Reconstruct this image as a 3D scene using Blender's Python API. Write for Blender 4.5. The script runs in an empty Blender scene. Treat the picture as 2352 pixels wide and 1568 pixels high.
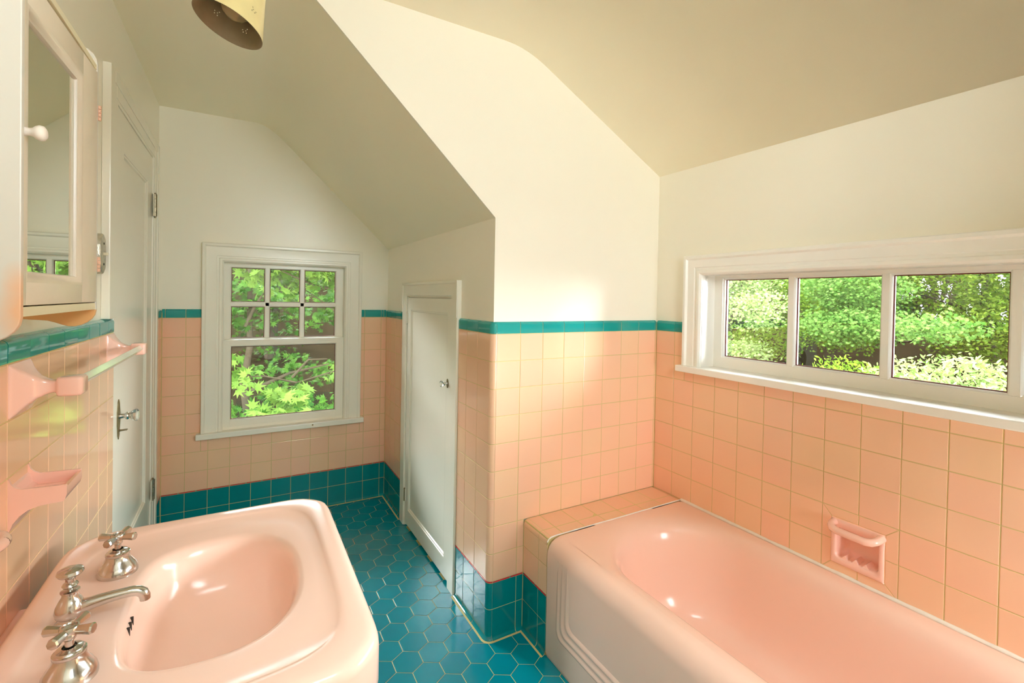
import bpy, bmesh, math, random
from mathutils import Vector, Matrix

PI = math.pi
SC = bpy.context.scene
COL = SC.collection

# ---------------------------------------------------------------- camera
T = 0.1095                                   # wall tile pitch
CAM = Vector((0.38573, 0.0, 1.36219))
YAW, PITCH, ROLL = 0.5188, -0.0127, 0.0183
FPX, PPX, PPY = 1075.03, 1170.84, 698.88
def cam_axes():
    s, c = math.sin(YAW), math.cos(YAW)
    f = Vector((s, c, 0)); r = Vector((c, -s, 0)); u = Vector((0, 0, 1))
    f2 = f*math.cos(PITCH) + u*math.sin(PITCH); u2 = u*math.cos(PITCH) - f*math.sin(PITCH)
    r3 = r*math.cos(ROLL) + u2*math.sin(ROLL); u3 = u2*math.cos(ROLL) - r*math.sin(ROLL)
    return r3, u3, f2
cd = bpy.data.cameras.new('camera'); cam = bpy.data.objects.new('camera', cd); COL.objects.link(cam)
ar, au, af = cam_axes()
cam.matrix_world = Matrix(((ar.x, au.x, -af.x, CAM.x), (ar.y, au.y, -af.y, CAM.y), (ar.z, au.z, -af.z, CAM.z), (0, 0, 0, 1)))
cd.sensor_width = 36.0; cd.sensor_fit = 'HORIZONTAL'; cd.lens = FPX/2352*36
cd.shift_x = (1176-PPX)/2352; cd.shift_y = (PPY-784)/2352
cd.clip_start = 0.01; cd.clip_end = 300
SC.camera = cam

# ---------------------------------------------------------------- light
SUN_E, SKY_E = 14.0, 22.0
w = bpy.data.worlds.new('sky'); SC.world = w; w.use_nodes = True
nt = w.node_tree; nt.nodes.clear()
bg = nt.nodes.new('ShaderNodeBackground'); wo = nt.nodes.new('ShaderNodeOutputWorld')
bg.inputs[0].default_value = (0.89, 0.96, 1.03, 1); bg.inputs[1].default_value = SKY_E
nt.links.new(bg.outputs[0], wo.inputs[0])
sd = bpy.data.lights.new('sun', 'SUN'); sd.energy = SUN_E; sd.angle = math.radians(3); sd.color = (1, 0.96, 0.86)
so = bpy.data.objects.new('sun', sd); COL.objects.link(so)
so.rotation_euler = Vector((0.75, 0.0, -1.0)).to_track_quat('-Z', 'Y').to_euler()
so.location = (-4, -2, 8)
def portal(loc, rot, sx, sy):
    d = bpy.data.lights.new('window_portal', 'AREA'); d.shape = 'RECTANGLE'; d.size = sx; d.size_y = sy
    d.cycles.is_portal = True
    o = bpy.data.objects.new('window_portal', d); COL.objects.link(o); o.location = loc; o.rotation_euler = rot
portal((2.32, 0.72, 1.28), (0, PI/2, 0), 0.46, 1.40)        # right window, pointing into the room
portal((0.62, 3.34, 1.07), (-PI/2, 0, 0), 0.72, 1.0)        # far window
portal((1.90, -0.62, 0.82), (PI/2, 0, 0), 0.38, 0.66)         # low fill window added behind the camera
portal((1.10, -0.62, 2.02), (PI/2, 0, 0), 0.68, 0.58)        # high fill window added behind the camera
portal((0.66, -0.28, 2.46), (0, 0, 0), 1.16, 0.46)          # fill skylight added behind the camera
def fill_lamp(loc, aim, sx, sy, energy):
    d = bpy.data.lights.new('outdoor_fill_lamp', 'AREA'); d.shape = 'RECTANGLE'; d.size = sx; d.size_y = sy; d.energy = energy; d.spread = 1.3; d.color = (0.95, 0.98, 1.0)
    o = bpy.data.objects.new('outdoor_fill_lamp', d); COL.objects.link(o); o.location = loc
    o.rotation_euler = (Vector(aim)-Vector(loc)).to_track_quat('-Z', 'Y').to_euler()
fill_lamp((5.2, -2.6, 2.0), (2.2, 0.8, 1.3), 4.0, 1.6, 200)    # added lamp outside the long window, lights the alcove wall
fill_lamp((-2.2, 6.2, 3.4), (0.7, 3.2, 1.1), 3.5, 2.0, 220)   # added lamp outside the far window, brightens the nook
vs = SC.view_settings
vs.view_transform = 'Standard'; vs.look = 'None'; vs.exposure = 0.56; vs.gamma = 1.0; vs.use_curve_mapping = False
cy = SC.cycles
cy.max_bounces = 14; cy.diffuse_bounces = 8; cy.glossy_bounces = 6; cy.transparent_max_bounces = 16
cy.transmission_bounces = 8; cy.caustics_reflective = False; cy.caustics_refractive = False
cy.sample_clamp_indirect = 6.0; cy.use_denoising = True; cy.use_adaptive_sampling = True; cy.adaptive_threshold = 0.04

# ---------------------------------------------------------------- materials
def lin(c):
    return tuple((x/12.92 if x <= 0.04045 else ((x+0.055)/1.055)**2.4) for x in c)
def new_mat(name):
    m = bpy.data.materials.new(name); m.use_nodes = True
    n = m.node_tree; n.nodes.clear()
    out = n.nodes.new('ShaderNodeOutputMaterial'); b = n.nodes.new('ShaderNodeBsdfPrincipled')
    n.links.new(b.outputs[0], out.inputs[0])
    return m, n, b
def simple(name, rgb, rough=0.4, metal=0.0, spec=0.5, var=0.0, scale=8.0, bump=0.0, bscale=40.0, coat=0.0, rvar=0.0):
    m, n, b = new_mat(name)
    b.inputs['Roughness'].default_value = rough; b.inputs['Metallic'].default_value = metal
    b.inputs['Specular IOR Level'].default_value = spec
    b.inputs['Coat Weight'].default_value = coat; b.inputs['Coat Roughness'].default_value = 0.05
    b.inputs['Base Color'].default_value = (*rgb, 1)
    tc = n.nodes.new('ShaderNodeTexCoord')
    if var > 0 or rvar > 0:
        nz = n.nodes.new('ShaderNodeTexNoise'); nz.inputs['Scale'].default_value = scale; nz.inputs['Detail'].default_value = 4
        n.links.new(tc.outputs['Object'], nz.inputs['Vector'])
        if var > 0:
            mx = n.nodes.new('ShaderNodeMix'); mx.data_type = 'RGBA'
            mx.inputs[6].default_value = (*[c*(1-var) for c in rgb], 1); mx.inputs[7].default_value = (*[min(1, c*(1+var)) for c in rgb], 1)
            n.links.new(nz.outputs['Fac'], mx.inputs[0]); n.links.new(mx.outputs[2], b.inputs['Base Color'])
        if rvar > 0:
            mr = n.nodes.new('ShaderNodeMapRange'); mr.inputs[3].default_value = max(0, rough-rvar); mr.inputs[4].default_value = rough+rvar
            n.links.new(nz.outputs['Fac'], mr.inputs[0]); n.links.new(mr.outputs[0], b.inputs['Roughness'])
    if bump > 0:
        nb = n.nodes.new('ShaderNodeTexNoise'); nb.inputs['Scale'].default_value = bscale; nb.inputs['Detail'].default_value = 3
        n.links.new(tc.outputs['Object'], nb.inputs['Vector'])
        bp = n.nodes.new('ShaderNodeBump'); bp.inputs['Strength'].default_value = bump; bp.inputs['Distance'].default_value = 0.002
        n.links.new(nb.outputs['Fac'], bp.inputs['Height']); n.links.new(bp.outputs[0], b.inputs['Normal'])
    return m
def tile_mat(name, ca, cb, rough=0.07, mottle=0.5, bump=0.05, spec=0.5):
    """glazed tile: colour drifts from tile to tile and a little inside each tile"""
    m, n, b = new_mat(name)
    g = n.nodes.new('ShaderNodeNewGeometry'); tc = n.nodes.new('ShaderNodeTexCoord')
    nz = n.nodes.new('ShaderNodeTexNoise'); nz.inputs['Scale'].default_value = 9; nz.inputs['Detail'].default_value = 3
    n.links.new(tc.outputs['Object'], nz.inputs['Vector'])
    ad = n.nodes.new('ShaderNodeMath'); ad.operation = 'MULTIPLY_ADD'; ad.inputs[1].default_value = mottle
    n.links.new(nz.outputs['Fac'], ad.inputs[0])
    ml = n.nodes.new('ShaderNodeMath'); ml.operation = 'MULTIPLY'; ml.inputs[1].default_value = 1-mottle
    n.links.new(g.outputs['Random Per Island'], ml.inputs[0]); n.links.new(ml.outputs[0], ad.inputs[2])
    mx = n.nodes.new('ShaderNodeMix'); mx.data_type = 'RGBA'
    mx.inputs[6].default_value = (*ca, 1); mx.inputs[7].default_value = (*cb, 1)
    n.links.new(ad.outputs[0], mx.inputs[0]); n.links.new(mx.outputs[2], b.inputs['Base Color'])
    b.inputs['Roughness'].default_value = rough; b.inputs['Specular IOR Level'].default_value = spec
    if bump > 0:
        nb = n.nodes.new('ShaderNodeTexNoise'); nb.inputs['Scale'].default_value = 14; nb.inputs['Detail'].default_value = 1
        n.links.new(tc.outputs['Object'], nb.inputs['Vector'])
        bp = n.nodes.new('ShaderNodeBump'); bp.inputs['Strength'].default_value = bump; bp.inputs['Distance'].default_value = 0.01
        n.links.new(nb.outputs['Fac'], bp.inputs['Height']); n.links.new(bp.outputs[0], b.inputs['Normal'])
    return m
CREAM = (0.885, 0.845, 0.725)
M = {}
M['plaster'] = simple('cream_wall_paint', CREAM, 0.30, var=0.012, scale=3, bump=0.10, bscale=22, spec=0.4)
M['ceiling'] = simple('cream_ceiling_paint', (0.92, 0.86, 0.68), 0.38, var=0.012, scale=3, bump=0.08, bscale=22, spec=0.35)
M['trim'] = simple('cream_gloss_trim_paint', (0.85, 0.82, 0.71), 0.25, var=0.015, scale=10, bump=0.05, bscale=30)
M['white_trim'] = simple('warm_white_trim_paint', (0.88, 0.86, 0.80), 0.25, var=0.01, scale=10, bump=0.05, bscale=30)
M['pink'] = tile_mat('pink_glazed_tile', lin((0.952, 0.752, 0.640)), lin((0.928, 0.783, 0.632)), 0.055, 0.35, bump=0.025)
M['teal'] = tile_mat('teal_glazed_tile', lin((0.0, 0.485, 0.51)), lin((0.0, 0.525, 0.545)), 0.05, 0.5)
M['cap'] = tile_mat('teal_cap_tile', lin((0.12, 0.58, 0.57)), lin((0.14, 0.62, 0.60)), 0.03, 0.5, bump=0.04)
M['hex'] = tile_mat('teal_hexagon_floor_tile', lin((0.0, 0.485, 0.555)), lin((0.0, 0.545, 0.61)), 0.16, 0.6, bump=0.03)
M['grout'] = simple('buff_grout', lin((0.80, 0.735, 0.50)), 0.8, var=0.06, scale=30)
M['red'] = simple('crimson_liner_glaze', lin((0.82, 0.16, 0.24)), 0.15)
M['porcelain'] = simple('salmon_pink_enamel', lin((0.945, 0.805, 0.735)), 0.17, spec=0.5)
M['porcelain_pale'] = simple('shell_pink_porcelain', lin((0.96, 0.785, 0.72)), 0.10, spec=0.55, coat=0.3)
M['caulk'] = simple('white_caulk', (0.80, 0.76, 0.68), 0.5, var=0.06, scale=40, bump=0.3, bscale=60)
M['chrome'] = simple('worn_chrome', (0.62, 0.60, 0.57), 0.16, metal=1.0, var=0.10, scale=60, rvar=0.06)
M['brass'] = simple('tarnished_brass', (0.30, 0.24, 0.13), 0.35, metal=1.0, var=0.3, scale=80)
M['hinge_metal'] = simple('worn_nickel_hinge', (0.34, 0.29, 0.20), 0.3, metal=0.9, var=0.5, scale=90)
M['hinge_copper'] = simple('copper_stained_hinge', (0.72, 0.42, 0.28), 0.4, var=0.35, scale=200)
M['dark'] = simple('dark_gap', (0.03, 0.022, 0.015), 0.8)
M['sash_red'] = simple('dark_red_putty', lin((0.42, 0.14, 0.11)), 0.6, var=0.3, scale=60)
M['cab_white'] = simple('white_cabinet_paint', (0.80, 0.75, 0.66), 0.3, var=0.02, scale=6)
M['cab_cream'] = simple('yellowed_cabinet_paint', (0.84, 0.77, 0.55), 0.35, var=0.05, scale=18)
M['wear'] = simple('worn_orange_wood', (0.60, 0.36, 0.17), 0.5, var=0.10, scale=12)
M['mirror'] = simple('old_mirror', (0.86, 0.87, 0.80), 0.01, metal=1.0)
M['shade'] = simple('aged_ivory_enamel', lin((0.86, 0.80, 0.58)), 0.28, var=0.12, scale=30)
M['shade_in'] = simple('dull_tan_enamel', (0.33, 0.25, 0.15), 0.35, var=0.18, scale=50)
M['cab_frame'] = simple('cream_pink_painted_frame', (0.80, 0.71, 0.58), 0.3, var=0.05, scale=14)
M['wood_pink'] = simple('pink_white_painted_wood', lin((0.95, 0.91, 0.87)), 0.3)
M['bulb'] = simple('amber_bulb_glass', (0.42, 0.30, 0.15), 0.12)
M['bark'] = simple('grey_brown_bark', (0.016, 0.013, 0.009), 0.9, var=0.5, scale=6, bump=0.8, bscale=20, spec=0.0)
M['birch'] = simple('pale_bark', (0.020, 0.016, 0.010), 0.8, var=0.4, scale=8, spec=0.0)
M['soil'] = simple('leaf_litter_ground', (0.0055, 0.0042, 0.0022), 0.95, var=0.7, scale=1.2, bump=0.8, bscale=5, spec=0.0)
M['bounce_gravel'] = simple('pale_bounce_gravel', (0.80, 0.79, 0.76), 0.9, var=0.08, scale=4, spec=0.0)  # pale so the added ground outside bounces daylight indoors
M['pink_flower'] = simple('magenta_petals', (0.22, 0.07, 0.16), 0.6, spec=0.0)
M['lilac'] = simple('pale_lilac_petals', (0.17, 0.15, 0.19), 0.6, spec=0.0)

def glass_mat(name, tint=(0.97, 0.985, 0.97)):
    m = bpy.data.materials.new(name); m.use_nodes = True; n = m.node_tree; n.nodes.clear()
    out = n.nodes.new('ShaderNodeOutputMaterial'); mix = n.nodes.new('ShaderNodeMixShader'); fr = n.nodes.new('ShaderNodeFresnel')
    fr.inputs[0].default_value = 1.5
    t = n.nodes.new('ShaderNodeBsdfTransparent'); t.inputs[0].default_value = (*tint, 1)
    gl = n.nodes.new('ShaderNodeBsdfGlossy'); gl.inputs['Roughness'].default_value = 0.0
    n.links.new(fr.outputs[0], mix.inputs[0]); n.links.new(t.outputs[0], mix.inputs[1]); n.links.new(gl.outputs[0], mix.inputs[2])
    n.links.new(mix.outputs[0], out.inputs[0]); return m
M['glass'] = glass_mat('window_glass')
def crystal():
    m, n, b = new_mat('clear_cut_glass')
    b.inputs['Base Color'].default_value = (1.0, 0.99, 0.92, 1); b.inputs['Roughness'].default_value = 0.02
    b.inputs['Transmission Weight'].default_value = 0.85; b.inputs['IOR'].default_value = 1.5
    return m
M['crystal'] = crystal()
def leaf_mat(name, ca, cb, trans=0.45):
    m = bpy.data.materials.new(name); m.use_nodes = True; n = m.node_tree; n.nodes.clear()
    out = n.nodes.new('ShaderNodeOutputMaterial'); b = n.nodes.new('ShaderNodeBsdfPrincipled'); t = n.nodes.new('ShaderNodeBsdfTranslucent')
    mix = n.nodes.new('ShaderNodeMixShader'); g = n.nodes.new('ShaderNodeNewGeometry')
    mx = n.nodes.new('ShaderNodeMix'); mx.data_type = 'RGBA'
    mx.inputs[6].default_value = (*ca, 1); mx.inputs[7].default_value = (*cb, 1)
    n.links.new(g.outputs['Random Per Island'], mx.inputs[0])
    n.links.new(mx.outputs[2], b.inputs['Base Color']); n.links.new(mx.outputs[2], t.inputs[0])
    b.inputs['Roughness'].default_value = 0.5; b.inputs['Specular IOR Level'].default_value = 0.02; mix.inputs[0].default_value = trans
    n.links.new(b.outputs[0], mix.inputs[1]); n.links.new(t.outputs[0], mix.inputs[2]); n.links.new(mix.outputs[0], out.inputs[0])
    return m
M['leaf_bright'] = leaf_mat('bright_maple_leaf', (0.038, 0.085, 0.004), (0.1, 0.15, 0.014))
M['leaf_mid'] = leaf_mat('mid_green_leaf', (0.018, 0.048, 0.003), (0.058, 0.105, 0.008))
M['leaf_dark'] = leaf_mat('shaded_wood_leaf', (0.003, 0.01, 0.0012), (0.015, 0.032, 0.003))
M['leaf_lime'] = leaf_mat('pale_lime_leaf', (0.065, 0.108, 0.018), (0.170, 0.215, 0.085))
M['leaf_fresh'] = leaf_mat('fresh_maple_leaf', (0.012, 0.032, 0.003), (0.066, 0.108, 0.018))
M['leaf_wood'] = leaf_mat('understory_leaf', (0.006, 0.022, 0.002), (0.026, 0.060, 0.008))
M['leaf_cool'] = leaf_mat('cool_green_leaf', (0.020, 0.052, 0.006), (0.070, 0.120, 0.026))
M['leaf_olive'] = leaf_mat('olive_leaf', (0.02, 0.036, 0.003), (0.052, 0.072, 0.008))

# ---------------------------------------------------------------- mesh helpers
class MB:
    def __init__(s): s.v = []; s.f = []
    def add(s, vs, fs):
        o = len(s.v); s.v += [tuple(x) for x in vs]; s.f += [tuple(i+o for i in f) for f in fs]
    def box(s, x0, x1, y0, y1, z0, z1, bev=0.0):
        if x0 > x1: x0, x1 = x1, x0
        if y0 > y1: y0, y1 = y1, y0
        if z0 > z1: z0, z1 = z1, z0
        if bev <= 0:
            s.add([(x, y, z) for x in (x0, x1) for y in (y0, y1) for z in (z0, z1)],
                  [(0, 1, 3, 2), (4, 6, 7, 5), (0, 4, 5, 1), (2, 3, 7, 6), (0, 2, 6, 4), (1, 5, 7, 3)])
        else:
            bm = bmesh.new()
            bmesh.ops.create_cube(bm, size=1.0, matrix=Matrix.Translation(((x0+x1)/2, (y0+y1)/2, (z0+z1)/2)) @ Matrix.Diagonal((x1-x0, y1-y0, z1-z0, 1)))
            bmesh.ops.bevel(bm, geom=list(bm.edges), offset=min(bev, 0.45*min(x1-x0, y1-y0, z1-z0)), segments=2, profile=0.6, affect='EDGES')
            s.frombm(bm)
    def frombm(s, bm, mat=None):
        bm.verts.index_update()
        s.add([(mat @ v.co) if mat else v.co for v in bm.verts], [[v.index for v in f.verts] for f in bm.faces]); bm.free()
    def loft(s, loops, cap0=False, cap1=False, closed=True):
        n = len(loops[0]); o = len(s.v)
        for L in loops: s.v += [tuple(p) for p in L]
        m = n if closed else n-1
        for i in range(len(loops)-1):
            a = o+i*n; b = a+n
            for j in range(m): s.f.append((a+j, a+(j+1) % n, b+(j+1) % n, b+j))
        if cap0: s.f.append(tuple(o+j for j in reversed(range(n))))
        if cap1: s.f.append(tuple(o+(len(loops)-1)*n+j for j in range(n)))
    def lathe(s, prof, origin, axis=(0, 0, 1), n=32, cap0=False, cap1=False):
        ax = Vector(axis).normalized(); a = ax.orthogonal().normalized(); b = ax.cross(a); o = Vector(origin)
        s.loft([[o + ax*h + (a*math.cos(2*PI*k/n) + b*math.sin(2*PI*k/n))*r for k in range(n)] for r, h in prof], cap0, cap1)
    def tube(s, pts, rad, n=12, cap=True):
        pts = [Vector(p) for p in pts]; rs = rad if isinstance(rad, (list, tuple)) else [rad]*len(pts)
        loops = []; up = None
        for i, p in enumerate(pts):
            d = (pts[min(i+1, len(pts)-1)] - pts[max(i-1, 0)]).normalized()
            if up is None: up = d.orthogonal().normalized()
            up = (up - d*up.dot(d)).normalized(); sd_ = d.cross(up)
            loops.append([p + (up*math.cos(2*PI*k/n) + sd_*math.sin(2*PI*k/n))*rs[i] for k in range(n)])
        s.loft(loops, cap, cap)
    def prism(s, poly, P, h0, h1):
        """poly (u,v) list extruded from h0 to h1 through map P(u,v,h)"""
        n = len(poly)
        s.add([P(u, v, h0) for u, v in poly] + [P(u, v, h1) for u, v in poly],
              [tuple(range(n))[::-1], tuple(range(n, 2*n))] + [(i, (i+1) % n, (i+1) % n+n, i+n) for i in range(n)])
    def build(s, name, mat, parent=None, smooth=None, bevel=0.0):
        me = bpy.data.meshes.new(name)
        me.from_pydata(s.v, [], s.f)
        bm = bmesh.new(); bm.from_mesh(me)
        if smooth is not False: bmesh.ops.remove_doubles(bm, verts=bm.verts, dist=1e-6)
        bmesh.ops.recalc_face_normals(bm, faces=bm.faces)
        if smooth is not None and smooth is not False:
            for f in bm.faces: f.smooth = True
            for e in bm.edges:
                if len(e.link_faces) == 2 and e.calc_face_angle(0) > math.radians(smooth): e.smooth = False
        bm.to_mesh(me); bm.free()
        me.materials.append(mat)
        o = bpy.data.objects.new(name, me); COL.objects.link(o)
        if parent is not None: o.parent = parent; o.matrix_parent_inverse = parent.matrix_world.inverted() if parent.type != 'EMPTY' else Matrix.Translation(-parent.location)
        if bevel > 0:
            md = o.modifiers.new('bevel', 'BEVEL'); md.width = bevel; md.segments = 2; md.limit_method = 'ANGLE'; md.angle_limit = math.radians(40)
        return o
def tag(o, label=None, cat=None, group=None, kind=None):
    if label: o['label'] = label
    if cat: o['category'] = cat
    if group: o['group'] = group
    if kind: o['kind'] = kind
    return o
def thing(name, label, cat, loc=(0, 0, 0), group=None):
    o = bpy.data.objects.new(name, None); COL.objects.link(o); o.location = loc; o.empty_display_size = 0.05
    return tag(o, label, cat, group)
def struct(o, label=None): o['kind'] = 'structure'; 
def st(mb, name, mat, parent=None, **k):
    o = mb.build(name, mat, parent, **k)
    if parent is None: o['kind'] = 'structure'
    return o

# ---------------------------------------------------------------- room dimensions
XJ, XW, XS, YA, YF = 1.2391, 2.1439, 1.4012, 1.6288, 3.1883
ZC = 1.2200                                   # bottom of the teal cap row
K0, J0, M0, N0 = 1.2596, 1.6270, 1.2400, 1.6474
YB = -0.55                                    # wall behind the camera
ZTOP = 2.383
def zr(r): return 1.2200 - r*T - (0.002 if r >= 10 else 0)
Z7, Z8, Z9, Z10 = zr(7), zr(8), zr(9), zr(10)
RC = 0.011                                    # plaster sits this far behind the tile face
# maps (u,v,h) -> world; h = height out of the tile face into the room
PL = lambda u, v, h: (h, u, v)                # left wall, u = y
PR = lambda u, v, h: (XW-h, u, v)             # right wall
PA = lambda u, v, h: (u, YA-h, v)             # alcove wall, u = x
PF = lambda u, v, h: (u, YF-h, v)             # far wall
PJ = lambda u, v, h: (XJ-h, u, v)             # closet wall, u = y
PS = lambda u, v, h: (XS-h, u, v)             # side of tub ledge
PT = lambda u, v, h: (u, v, Z7+h)             # top of tub ledge
P0 = lambda u, v, h: (u, v, h)                # floor
rng = random.Random(7)

def inset_poly(poly, d):
    n = len(poly); out = []
    area = sum(poly[i][0]*poly[(i+1) % n][1]-poly[(i+1) % n][0]*poly[i][1] for i in range(n))
    sg = 1 if area > 0 else -1
    lines = []
    for i in range(n):
        (x0, y0), (x1, y1) = poly[i], poly[(i+1) % n]
        L = math.hypot(x1-x0, y1-y0) or 1e-9
        nx, ny = -(y1-y0)/L*sg, (x1-x0)/L*sg
        lines.append((nx, ny, nx*x0+ny*y0+d))
    for i in range(n):
        a, b = lines[i-1], lines[i]
        det = a[0]*b[1]-a[1]*b[0]
        if abs(det) < 1e-9: out.append((poly[i][0]+b[0]*d, poly[i][1]+b[1]*d)); continue
        out.append(((a[2]*b[1]-a[1]*b[2])/det, (a[0]*b[2]-a[2]*b[0])/det))
    return out
def tile(mb, gb, poly, P, g=0.0012, bev=0.0011, tilt=0.0035, gd=-0.0012):
    us = [p[0] for p in poly]; vs_ = [p[1] for p in poly]
    if max(us)-min(us) < 0.004 or max(vs_)-min(vs_) < 0.004: return
    cu, cv = sum(us)/len(us), sum(vs_)/len(vs_)
    a, b = rng.uniform(-tilt, tilt), rng.uniform(-tilt, tilt)
    h = lambda u, v: a*(u-cu)+b*(v-cv)
    L0 = inset_poly(poly, g); L1 = inset_poly(poly, g+bev*0.35); L2 = inset_poly(poly, g+bev*1.3)
    mb.loft([[P(u, v, -0.004) for u, v in L0], [P(u, v, h(u, v)-bev) for u, v in L0],
             [P(u, v, h(u, v)-bev*0.3) for u, v in L1], [P(u, v, h(u, v)) for u, v in L2]], cap1=True)
    if gb is not None:
        n = len(poly); gb.add([P(u, v, gd) for u, v in poly], [tuple(range(n))])
def subtract(r, hole):
    """rectangle minus rectangle -> rectangles (u0,u1,v0,v1)"""
    u0, u1, v0, v1 = r; a0, a1, b0, b1 = hole
    if a0 >= u1 or a1 <= u0 or b0 >= v1 or b1 <= v0: return [r]
    out = []
    if a0 > u0: out.append((u0, a0, v0, v1))
    if a1 < u1: out.append((a1, u1, v0, v1))
    m0, m1 = max(u0, a0), min(u1, a1)
    if b0 > v0: out.append((m0, m1, v0, b0))
    if b1 < v1: out.append((m0, m1, b1, v1))
    return out
def grid(mb, gb, P, us, vs_, holes=()):
    for i in range(len(us)-1):
        for j in range(len(vs_)-1):
            rs = [(us[i], us[i+1], vs_[j], vs_[j+1])]
            for h in holes: rs = [q for r in rs for q in subtract(r, h)]
            for u0, u1, v0, v1 in rs:
                if u1-u0 > 0.005 and v1-v0 > 0.005: tile(mb, gb, [(u0, v0), (u1, v0), (u1, v1), (u0, v1)], P)
def lines(a, b, base, step=T):
    """joint positions between a and b that fall on base + k*step, with both ends"""
    k = math.ceil((a-base)/step+0.04); out = [a]
    while base+k*step < b-0.004: out.append(base+k*step); k += 1
    return out+[b]

# ---------------------------------------------------------------- tile work
pink = {s: MB() for s in 'LRAFJS'}; teal = {s: MB() for s in 'LRAFJS'}; cap = {s: MB() for s in 'LRAFJS'}
gro = {s: MB() for s in 'LRAFJS'}; red = {s: MB() for s in 'LRAFJS'}
ZB = 0.0155
ROWS = [zr(r) for r in range(9, -1, -1)]
def base_tiles(s, P, us):
    """two teal rows over a cove foot, red liner on top"""
    for i in range(len(us)-1):
        u0, u1 = us[i], us[i+1]
        if u1-u0 < 0.006: continue
        tile(teal[s], gro[s], [(u0, Z10), (u1, Z10), (u1, Z9-0.0065), (u0, Z9-0.0065)], P)
        tile(teal[s], gro[s], [(u0, ZB), (u1, ZB), (u1, Z10), (u0, Z10)], P)
        a, b = u0+0.0012, u1-0.0012
        arc = [(0.0, ZB+0.002)] + [(0.012-0.012*math.cos(t), ZB-0.0135*math.sin(t)) for t in (0.3, 0.6, 0.9, 1.2, PI/2)] + [(0.015, 0.0)]
        teal[s].loft([[P(a, z, h) for h, z in arc], [P(b, z, h) for h, z in arc]], closed=False)
        gro[s].loft([[P(u0, z, h-0.0012) for h, z in arc], [P(u1, z, h-0.0012) for h, z in arc]], closed=False)
        gro[s].add([P(u0, 0.0028, 0.0105), P(u0, 0.0004, 0.0175), P(u1, 0.0004, 0.0175), P(u1, 0.0028, 0.0105)], [(0, 1, 2, 3)])
    u0, u1 = us[0], us[-1]; u = u0
    gro[s].add([P(u0, Z9-0.007, -0.0008), P(u1, Z9-0.007, -0.0008), P(u1, Z9, -0.0008), P(u0, Z9, -0.0008)], [(0, 1, 2, 3)])
    seg = 0.083; k = 0
    x = u0+0.002
    while x < u1-0.004:
        e = min(x+seg-0.007, u1-0.001)
        red[s].box(*sorted_box(P, x, e, Z9-0.0052, Z9-0.0008, -0.002, 0.0004))
        if e+0.005 < u1: teal[s].box(*sorted_box(P, e+0.0022, e+0.0058, Z9-0.0052, Z9-0.0008, -0.002, 0.0004))
        x += seg
def sorted_box(P, u0, u1, v0, v1, h0, h1):
    a = P(u0, v0, h0); b = P(u1, v1, h1)
    return (a[0], b[0], a[1], b[1], a[2], b[2])
def cap_tiles(s, P, us, rec=RC):
    for i in range(len(us)-1):
        a, b = us[i]+0.0012, us[i+1]-0.0012
        if b-a < 0.003: continue
        r = rec+0.004; ty = rng.uniform(-0.0004, 0.0004)
        prof = [(-0.004, ZC+0.0012), (-0.0004, ZC+0.0012), (0.0+ty, ZC+0.003), (0.0005+ty, ZC+0.036-0.0)]
        prof += [(0.0005+ty-r*(1-math.cos(t)), ZC+0.036+0.013*math.sin(t)) for t in (0.35, 0.7, 1.05, 1.35, PI/2)]
        cap[s].loft([[P(a, z, h) for h, z in prof], [P(b, z, h) for h, z in prof]], closed=False)
        for e in (a, b): cap[s].add([P(e, z, h) for h, z in prof]+[P(e, ZC+0.0012, -r)], [tuple(range(len(prof)+1))])
    u0, u1 = us[0], us[-1]
    prof = [(-0.0012, ZC), (-0.0012, ZC+0.036)] + [(-0.0012-(rec+0.003)*(1-math.cos(t)), ZC+0.036+0.0115*math.sin(t)) for t in (0.4, 0.8, 1.2, PI/2)]
    gro[s].loft([[P(u0, z, h) for h, z in prof], [P(u1, z, h) for h, z in prof]], closed=False)

# window openings (outer edge of casing) used as tile holes
WF = (0.184, 1.069, 0.545, 1.65)
WR = (-0.02, 1.458, 1.05, 1.566)
# left wall, near stretch and the sliver by the far corner
ul = lines(YB, 2.085, M0)
grid(pink['L'], gro['L'], PL, ul, ROWS); base_tiles('L', PL, ul); cap_tiles('L', PL, ul, 0.02)
grid(pink['L'], gro['L'], PL, [3.03, 3.07, YF], ROWS); base_tiles('L', PL, [3.03, 3.07, YF]); cap_tiles('L', PL, [3.03, 3.07, YF], 0.02)
# far wall
uf = [T*c for c in range(12)]+[XJ]
grid(pink['F'], gro['F'], PF, uf, ROWS, [WF]); base_tiles('F', PF, uf)
cap_tiles('F', PF, [0, 0.0153, T, WF[0]]); cap_tiles('F', PF, [WF[1], 10*T, 11*T, 1.222, XJ])
# closet wall: far sliver and near stretch
uj = [2.79, 2.85, 2.96, 3.07, YF]
grid(pink['J'], gro['J'], PJ, uj, ROWS); base_tiles('J', PJ, uj); cap_tiles('J', PJ, uj[:-1]+[3.17, YF])
un = [YA+0.0195, N0+T, N0+2*T, 1.957]
grid(pink['J'], gro['J'], PJ, un, ROWS); base_tiles('J', PJ, un); cap_tiles('J', PJ, un)
# alcove wall
ua = [K0+T*k for k in range(9)]+[XW]
i_s = [K0, K0+T, XS]
grid(pink['A'], gro['A'], PA, ua, [zr(r) for r in range(7, -1, -1)])
grid(pink['A'], gro['A'], PA, i_s, [Z9, Z8, Z7]); base_tiles('A', PA, i_s); cap_tiles('A', PA, ua)
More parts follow.
